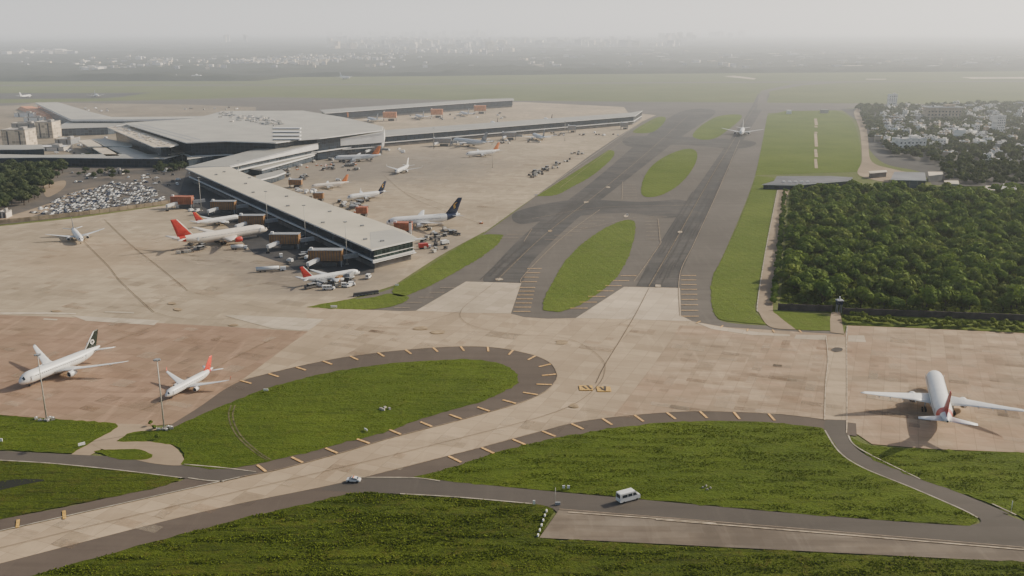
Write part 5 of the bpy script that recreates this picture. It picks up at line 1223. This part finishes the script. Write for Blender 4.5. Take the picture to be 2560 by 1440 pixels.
# ------------------------------------------------------------------ town on the right
M_hroof = m_plain('flat_house_roof', (.55, .53, .49), .85, var=.25, scale=.3)
M_h = [m_facade('house_wall_white', (.76, .73, .67), 3, 3.1, (.84, .81, .76), .8, .2, .25), m_facade('house_wall_grey', (.34, .33, .32), 3, 3.1, (.30, .29, .28), .8, .2, .4), m_facade('house_wall_buff', (.42, .33, .24), 3, 3.1, (.5, .42, .32), .8, .2, .3)]
def house_mesh(w_, d_, h, wm, tank=True):
    mb = MB(); mb.box((0, 0, h / 2), (w_, d_, h), 0, wm)
    W = mb; R_ = MB(); R_.box((0, 0, h + .06), (w_ - .5, d_ - .5, .12), 0, M_hroof)
    for (x, y, dx, dy) in ((0, -d_ / 2 + .12, w_ + .1, .28), (0, d_ / 2 - .12, w_ + .1, .28), (-w_ / 2 + .12, 0, .28, d_ - .5), (w_ / 2 - .12, 0, .28, d_ - .5)): R_.box((x, y, h + .4), (dx, dy, .8), 0, M_trim)
    R_.box((w_ * .22, d_ * .2, h + 1.3), (w_ * .3, d_ * .3, 2.4), 0, wm)
    if tank: R_.tube((-w_ * .25, d_ * .2, h + .1), (-w_ * .25, d_ * .2, h + 1.6), .8, n=8, m=M_dark)
    N = MB()
    for s in (-1, 1):
        for fl in range(max(1, int(h / 3.1))):
            for k in range(max(1, int(w_ / 3.4))): N.box((-w_ / 2 + (k + .5) * w_ / max(1, int(w_ / 3.4)), s * (d_ / 2 + .03), fl * 3.1 + 1.7), (1.3, .08, 1.3), 0, M_glassd)
    out = []
    for b, nm in ((W, 'wall'), (R_, 'roof'), (N, 'window')):
        o = b.build(nm, parent=None); out.append((nm, o.data)); bpy.data.objects.remove(o)
    return out
kinds = [house_mesh(random.uniform(7, 14), random.uniform(7, 12), random.choice([3.4, 6.3, 6.3, 9.4, 9.4, 12.5]), M_h[[0, 1, 2, 0, 1, 1, 0, 2][i % 8]]) for i in range(16)]
big = [house_mesh(34, 12, 15, M_h[2]), house_mesh(14, 9, 26, M_h[0], False), house_mesh(26, 12, 11, M_h[0])]
def put_house(k, x, y, rz, label, group, s=1, name='house'):
    r_ = empty(name, (x, y, .15), rz); r_.scale = (s, s, s); tag(r_, label, 'house' if name == 'house' else 'building', group)
    for nm, me in k: o = bpy.data.objects.new(nm, me); COL.objects.link(o); o.parent = r_
town = wpoly([(2215, 276), (2300, 266), (2560, 264), (2700, 266), (2700, 440), (2560, 425), (2420, 410), (2370, 398), (2230, 380), (2180, 345)])
hpnt = jitter_points(town, 20, rng, .45); random.shuffle(hpnt)
dens = [p for p in hpnt if in_view(p[0], p[1], 40)]
print('HOUSES', len(dens))
dens = dens[:290]
for p in dens: put_house(random.choice(kinds), p[0], p[1], R(random.choice([-38, -30, 52, 60, 10])), 'small flat roofed house among trees in the hazy town at the right', 'houses of the hazy town', random.uniform(.6, 1.0))
for (x, y, k, rz, s, lb) in [(2352, 306, 0, 0, 1.5, 'long pale apartment block with bright roof line in the middle of the town'), (2228, 275, 1, 0, 1.0, 'white tower block at the far left of the town'), (2270, 378, 2, 10, 1.3, 'white framed building with open porch at the near edge of the town'),
                             (2492, 340, 1, 20, 1.0, 'narrow white tower block at the right of the town'), (2447, 373, 2, 75, .9, 'cream building with bright end wall at the lower right of the town'), (2395, 348, 2, 70, 1.1, 'white L shaped building below the long apartment block'), (2425, 345, 2, 50, .8, 'slanting white building right of the L shaped one')]:
    p = G(x, y); put_house(big[k], p.x, p.y, R(rz), lb, None, s, 'apartment_block')
tpn = jitter_points(wpoly([(2140, 272), (2560, 262), (2760, 262), (2760, 474), (2560, 470), (2360, 462), (2355, 425), (2330, 405), (2235, 392), (2185, 360), (2165, 320)]), 11.5, rng); tpn = [p for p in tpn if in_view(p[0], p[1], 80) and min((p[0] - q[0]) ** 2 + (p[1] - q[1]) ** 2 for q in dens) > 90]
print('TOWNTREES', len(tpn))
near = [p for p in tpn if p[1] < 1000]; far = [p for p in tpn if p[1] >= 1000]
tree_mass('town_trees', near, [random.uniform(.7, 1.3) for _ in near], M_leaff, 'dark hazy trees filling the near side of the town', .22)
tree_mass('town_trees', far, [random.uniform(.7, 1.3) for _ in far], M_leaff, 'dark hazy trees between the houses of the town', .10)
# sheds near the wood
M_rdark = m_roof('old_dark_roof', (.13, .125, .13), R(5), 4, .3)
M_rgrey = m_roof('old_grey_roof', (.19, .19, .20), R(5), 4, .25)
slab_building('long_shed', 'long dark low shed with a row of pale dots beyond the wood corner', [(1905, 462), (1990, 464), (2130, 452), (2132, 444), (2075, 441), (1942, 441), (1935, 453)], 4, M_rdark, M_fac, over=.8, thick=.4, cat='shed')
for i in range(5):
    p = G(1959 + i * 15, 455, 4.4); o = MB().box((0, 0, .6), (2.4, 2.4, 1.2), 0, M_white).build('roof_cowl'); o.location = (p.x, p.y, 4.0); tag(o, 'pale cowl in the row on the long dark shed roof', 'roof cowl', 'cowls on the long shed')
slab_building('warehouse', 'wide grey roofed warehouse behind the wood', [(2226, 450), (2316, 452), (2312, 432), (2236, 430)], 7, M_rgrey, M_fac2, over=.6, thick=.4, cat='warehouse')
slab_building('warehouse', 'small pale roofed shed left of the grey warehouse', [(2175, 434), (2218, 430), (2216, 426), (2172, 429)], 5, M_roofB, M_soff, over=.5, thick=.4, cat='warehouse')
slab_building('warehouse', 'pale building right of the grey warehouse', [(2322, 440), (2358, 436), (2356, 430), (2320, 430)], 6, M_roofB, M_conc, over=.5, thick=.4, cat='warehouse')
slab_building('warehouse', 'low cream roofed shed at the edge of the wood', [(2362, 459), (2398, 461), (2396, 452), (2360, 452)], 5, M_roofB, M_conc, over=.5, thick=.4, cat='warehouse')
slab_building('warehouse', 'pale gabled shed at the far right above the wood', [(2462, 476), (2488, 476), (2486, 465), (2464, 465)], 6, M_roofB, M_conc, over=.5, thick=.4, cat='warehouse')
slab_building('warehouse', 'grey vaulted shed at the far right above the wood', [(2503, 474), (2542, 474), (2538, 460), (2508, 460)], 7, M_roofH, M_conc, over=.5, thick=.4, cat='warehouse')
slab_building('warehouse', 'faint long shed in the upper left of the town', [(2200, 292), (2235, 292), (2233, 288), (2200, 288)], 6, M_roofH, M_conc, over=.5, thick=.4, cat='warehouse')
# pale slabs of the approach strip in the far lawn
for k, (y0, y1) in enumerate([(297, 313), (315, 319), (330, 333), (334, 367), (374, 393), (398, 421)]):
    o = sheet('approach_strip', [[(2035.5, y0), (2042, y0), (2045, y1), (2037, y1)]], Z6, M_strip, False)
p = G(1972, 285); o = MB().box((0, 0, 3), (7, 7, 6), 0, M_white).build('white_hut'); o.location = (p.x, p.y, .2); tag(o, 'small white hut at the top of the far right lawn', 'hut')
p = G(2060, 283); o = MB().box((0, 0, 3), (12, 8, 6), 0, M_conc).build('pale_hut'); o.location = (p.x, p.y, .2); tag(o, 'pale hut right of the approach strip top', 'hut')

# ------------------------------------------------------------------ far city and woodland
nx, ny = 420, 260; X = np.linspace(-5200, 6200, nx); Yl = 2380 * (14000 / 2380) ** (np.linspace(0, 1, ny) ** 1.0)
gx, gy = np.meshgrid(X, Yl); edge = np.array([G(x, y).y for x, y in [(0, 203)]])[0]
sc2 = gy / 2400
def vnoise(x, y, s, seed):
    r2 = np.random.default_rng(seed); T = r2.random((257, 257)); xi = (x / s) % 256; yi = (y / s) % 256; x0 = xi.astype(int); y0 = yi.astype(int); fx = xi - x0; fy = yi - y0; fx = fx * fx * (3 - 2 * fx); fy = fy * fy * (3 - 2 * fy)
    x0 %= 256; y0 %= 256; return T[y0, x0] * (1 - fx) * (1 - fy) + T[y0, (x0 + 1)] * fx * (1 - fy) + T[y0 + 1, x0] * (1 - fx) * fy + T[y0 + 1, x0 + 1] * fx * fy
hz = 3 + 9 * vnoise(gx, gy, 60, 1) * vnoise(gx, gy, 240, 2) * 1.6 + 7 * rng.random(gx.shape) * (vnoise(gx, gy, 400, 4) > .25)
# front edge of the woodland follows the airfield fence
fe_x = np.array([-5200, -1300, -900, -650, -480, -100, 200, 700, 1500, 6200.]); fpx = [(-3500, 208), (0, 204), (300, 203), (640, 202), (720, 193), (1100, 190), (1400, 186), (2560, 178), (5500, 170)]
fe = np.array([[G(x, y).x, G(x, y).y] for x, y in fpx]); ey = np.interp(gx, fe[:, 0], fe[:, 1]); gy2 = np.maximum(gy, 0) ; gy2 = ey + (gy - 2380) * (14000 - ey) / (14000 - 2380); hz[0] = 0
vs = np.stack([gx, gy2, hz], -1).reshape(-1, 3); ii = np.arange(nx * ny).reshape(ny, nx); fs = np.stack([ii[:-1, :-1], ii[:-1, 1:], ii[1:, 1:], ii[1:, :-1]], -1).reshape(-1, 4)
me = np_mesh('distant_woodland', vs, fs, [M_terrain]); o = bpy.data.objects.new('distant_woodland', me); COL.objects.link(o); tag(o, 'dark distant woodland stretching to the horizon beyond the airfield', kind='stuff')
M_city = [m_plain('far_white_wall', (.80, .76, .68), .8), m_plain('far_buff_wall', (.70, .60, .45), .8), m_plain('far_grey_wall', (.45, .45, .46), .8)]
cb = MB(); crng = random.Random(3)
def city(px0, px1, y0, y1, n, w0, w1, h0, h1, ylo=None):
    for _ in range(n):
        u = crng.random(); x = px0 + (px1 - px0) * u; y = crng.uniform(y0, y1) + (ylo or 0) * u; p = G(x, y); w_ = crng.uniform(w0, w1); h = crng.uniform(h0, h1)
        cb.box((p.x, p.y, 7 + h / 2), (w_, w_ * crng.uniform(.4, 1), h), crng.uniform(-.6, .6), crng.choice(M_city))
city(560, 820, 158, 168, 120, 8, 22, 8, 16); city(630, 1020, 152, 170, 170, 8, 20, 8, 16, -16); city(200, 560, 150, 180, 70, 8, 22, 6, 12); city(0, 180, 130, 140, 30, 20, 60, 8, 16); city(380, 430, 158, 170, 30, 8, 18, 8, 18)
city(820, 1280, 100, 128, 210, 22, 50, 20, 50); city(1280, 1720, 103, 122, 110, 25, 60, 20, 50); city(960, 1280, 125, 140, 70, 15, 35, 12, 25); city(560, 620, 104, 110, 8, 20, 30, 60, 70)
city(1650, 1740, 100, 106, 14, 30, 60, 60, 90); city(1770, 1860, 90, 96, 14, 50, 90, 60, 100); city(1000, 1250, 84, 94, 60, 40, 70, 50, 110); city(1280, 2560, 130, 175, 60, 12, 40, 6, 14); city(0, 2560, 140, 175, 150, 8, 18, 5, 10)
city(820, 980, 88, 92, 16, 40, 70, 50, 90)
city(210, 250, 175, 182, 8, 15, 50, 8, 12); city(2100, 2160, 170, 174, 3, 60, 120, 6, 8)
tag(cb.build('distant_city', fix=False), 'pale distant city buildings scattered through the haze on the horizon', kind='stuff')
for x, y, w_, h, lb in [(348, 158, 22, 24, 'bright white domed building in the far city at the left'), (492, 199, 24, 9, 'bright white box building at the far edge of the airfield'), (442, 199, 12, 8, 'small white box left of the bright one at the airfield edge'), (228, 181, 70, 6, 'long white shed in the far left woodland')]:
    p = G(x, y); o = MB().box((0, 0, h / 2), (w_, w_ * .5, h), 0, M_white).tube((0, 0, h), (0, 0, h + 3), w_ * .2, w_ * .05, m=M_trim).build('white_building'); o.location = (p.x, p.y, 3); tag(o, lb, 'building')

# ------------------------------------------------------------------ small things on the grass and by the roads
M_bl = m_plain('block_white', (.75, .73, .68), .7, var=.15, scale=1)
A_, B_ = G(1366, 1282), G(1345, 1343)
for i in range(6):
    q = A_.lerp(B_, i / 5); o = MB().box((0, 0, .28), (.45, 1.1, .55), math.atan2(B_.y - A_.y, B_.x - A_.x) + R(90), M_bl, taper=.8).build('barrier_block'); o.location = (q.x, q.y, .42)
    tag(o, 'white concrete barrier block in the row at the end of the weathered pavement', 'barrier block', 'barrier blocks across the old pavement')
def sign(x, y, label, w_=1.4, h=1.1, rz=0, name='taxiway_sign', mat=None, legs=True):
    p = G(x, y); r_ = empty(name, (p.x, p.y, .4), rz); tag(r_, label, 'sign'); MB().box((0, 0, .35 + h / 2), (w_, .3, h), 0, mat or M_white).build('panel', parent=r_)
    for s in (-1, 1): MB().box((s * w_ * .35, 0, .17), (.1, .1, .36), 0, M_greyp).build('leg', parent=r_)
    return r_
sign(1409, 1226, 'left of two small white marker boxes by the road kink', .8, .9); sign(1421, 1226, 'right of two small white marker boxes by the road kink', .8, .9)
sign(1335, 1266, 'white marker box at the grass corner before the barrier blocks', .7, 1.2)
sign(665, 981, 'small white airfield sign at the upper left of the teardrop island', 1.8, .7); sign(205, 1118, 'white airfield sign by the earth path on the left grass', 2.2, .9, R(40)); sign(2, 1108, 'white box sign at the left edge of the grass', 1.4, 1)
sign(835, 772, 'white airfield sign on the thin end of the grass tongue', 3.2, 1.0); sign(992, 717, 'small white sign at the elbow of the grass strip', 2.0, .8); sign(1340, 491, 'small white sign at the tip of the long grass strip', 2.2, 1); sign(1568, 541, 'small white sign above the lens shaped island', 1.6, 1.2)
sign(915, 1080, 'low pale drain box in the lower part of the teardrop island', 1.9, .5, R(-50))
for k, (x, y) in enumerate([(952, 1025), (962, 1022), (974, 1025), (958, 1028)]):
    p = G(x, y); o = MB().box((0, 0, .3), (1.3, .9, .6), k, M_conc, taper=.7).build('concrete_lump'); o.location = (p.x, p.y, .38); tag(o, 'pale concrete lump in the middle of the teardrop island', 'concrete lump', 'concrete lumps in the teardrop island')
for k, (x, y) in enumerate([(1757, 1222), (1765, 1218), (1776, 1223), (1768, 1227)]):
    p = G(x, y); o = MB().box((0, 0, .2), (.7, .5, .4), k, M_conc, taper=.6).build('concrete_lump'); o.location = (p.x, p.y, .38); tag(o, 'small pale stone in the large right grass island', 'stone', 'stones in the large right grass island')
p = G(1388, 1264); bp = empty('barrier_post', (p.x, p.y, .35)); tag(bp, 'thin upright post at the road gate by the barrier blocks', 'post'); MB().tube((0, 0, 0), (0, 0, 5.5), .09, m=M_steel).build('pole', parent=bp); MB().box((.7, 0, .4), (1.6, .6, .8), 0, M_greyp).build('base_box', parent=bp)
p = G(2527, 1283); o = MB().tube((0, 0, 0), (0, 0, 3.6), .08, m=M_white).build('marker_post'); o.location = (p.x, p.y, .35); tag(o, 'thin white post beside the curved road at the right edge', 'post')
for x, y in [(395, 1100), (385, 1075), (378, 1066)]:
    p = G(x, y); tree_thing(p.x, p.y, .22, 'small dark shrub at the foot of the light mast by the red tailed airliner', 'shrubs at the light mast', 'shrub', name='shrub', z=.3)
# floodlit marker at road by left
# grass tufts over the foreground lawns
def tufts(name, polys, n, label, mat, hgt=(.35, .9), seed=1):
    rg = np.random.default_rng(seed); W = [[(p.x, p.y) for p in world_poly(px)] for px in polys]; V = []
    def area(w): return abs(sum(w[i][0] * w[(i + 1) % len(w)][1] - w[(i + 1) % len(w)][0] * w[i][1] for i in range(len(w)))) / 2
    ar = [area(w) for w in W]; tot = sum(ar); cnt = 0
    from mathutils.geometry import intersect_point_tri_2d
    for w_, a_ in zip(W, ar):
        tri = tessellate_polygon([[Vector((x, y, 0)) for x, y in w_]]); T = np.array([[w_[i] for i in t] for t in tri]); ta = np.abs(np.cross(T[:, 1] - T[:, 0], T[:, 2] - T[:, 0])) / 2
        m = int(n * a_ / tot); k = rg.choice(len(T), m, p=ta / ta.sum()); r1 = np.sqrt(rg.random(m)); r2 = rg.random(m)
        P = T[k, 0] * (1 - r1)[:, None] + T[k, 1] * (r1 * (1 - r2))[:, None] + T[k, 2] * (r1 * r2)[:, None]
        dn = vnoise(P[:, 0] * .22 + 4000, P[:, 1] + 4000, 2.2, 7) * .7 + vnoise(P[:, 0] * .3 + 4000, P[:, 1] + 4000, 1.1, 8) * .3; keep = dn > .30 + .40 * rg.random(m); V.append(np.c_[P[keep], dn[keep]])
    P = np.concatenate(V); m = len(P); q = []
    for j in range(3):
        a = rg.uniform(0, 6.28, m); h = rg.uniform(*hgt, m) * (.6 + 1.2 * (P[:, 2] - .4)); wd = h * rg.uniform(.5, 1.0, m)
        dx, dy = np.cos(a) * wd, np.sin(a) * wd; lx, ly = rg.normal(0, .25, m), rg.normal(0, .25, m)
        q.append(np.stack([np.stack([P[:, 0] - dx, P[:, 1] - dy, np.full(m, .3)], 1), np.stack([P[:, 0] + dx, P[:, 1] + dy, np.full(m, .3)], 1), np.stack([P[:, 0] + dx * .6 + lx, P[:, 1] + dy * .6 + ly, .34 + h], 1), np.stack([P[:, 0] - dx * .5 + lx, P[:, 1] - dy * .5 + ly, .34 + h * .85], 1)], 1))
    vs = np.concatenate(q).reshape(-1, 3); fs = np.arange(len(vs)).reshape(-1, 4); me = np_mesh(name, vs, fs, [mat]); o = bpy.data.objects.new(name, me); COL.objects.link(o); tag(o, label, kind='stuff'); print('TUFTS', name, m)
M_tuft = m_leaf('tuft_green', (.10, .15, .012), (.135, .18, .016), (.15, .16, .025))
tufts('grass_tufts', [[(80, 1441, 1), (500, 1326), (750, 1265), (890, 1235), (1000, 1238), (1330, 1263), (1386, 1276, 1), (1346, 1348, 1), (1900, 1378, 1), (2560, 1408, 1), (2700, 1500, 1), (-100, 1500, 1)]], 30000, 'long tufted grass of the foreground field', M_tuft, (.14, .42), 2)
tufts('grass_tufts', [[(1035, 1195, 1), (1130, 1170), (1250, 1130), (1400, 1095), (1560, 1070), (1720, 1058), (1900, 1058), (2035, 1072), (2058, 1084), (2095, 1134), (2155, 1175), (2280, 1226), (2400, 1278), (2436, 1298), (2350, 1310), (2000, 1284), (1560, 1244), (1330, 1223), (1150, 1206)],
      [(2125, 1092, 1), (2200, 1120), (2330, 1128), (2560, 1138, 1), (2700, 1140, 1), (2700, 1340, 1), (2480, 1258), (2300, 1196), (2190, 1150)]], 26000, 'short tufts in the right grass islands', M_tuft, (.10, .28), 3)
tufts('grass_tufts', [[(295, 1104, 1), (330, 1085), (420, 1075), (500, 1042), (600, 1000), (660, 978), (750, 953), (850, 930), (1000, 911), (1150, 903), (1230, 909), (1278, 926), (1290, 948), (1270, 970), (1200, 1004), (1050, 1048), (960, 1080), (850, 1108), (700, 1146), (600, 1166), (520, 1170), (462, 1160), (468, 1145), (446, 1116), (380, 1104, 1)],
      [(-100, 1036, 1), (150, 1053), (288, 1063, 1), (178, 1132, 1), (-100, 1120, 1)], [(-100, 1150, 1), (130, 1165), (300, 1183), (445, 1201, 1), (200, 1256), (-100, 1318, 1)]], 12000, 'short tufts in the left grass islands', M_tuft, (.08, .22), 4)
for o in list(sc.objects):
    if o.type == 'EMPTY' and not o.children: bpy.data.objects.remove(o)
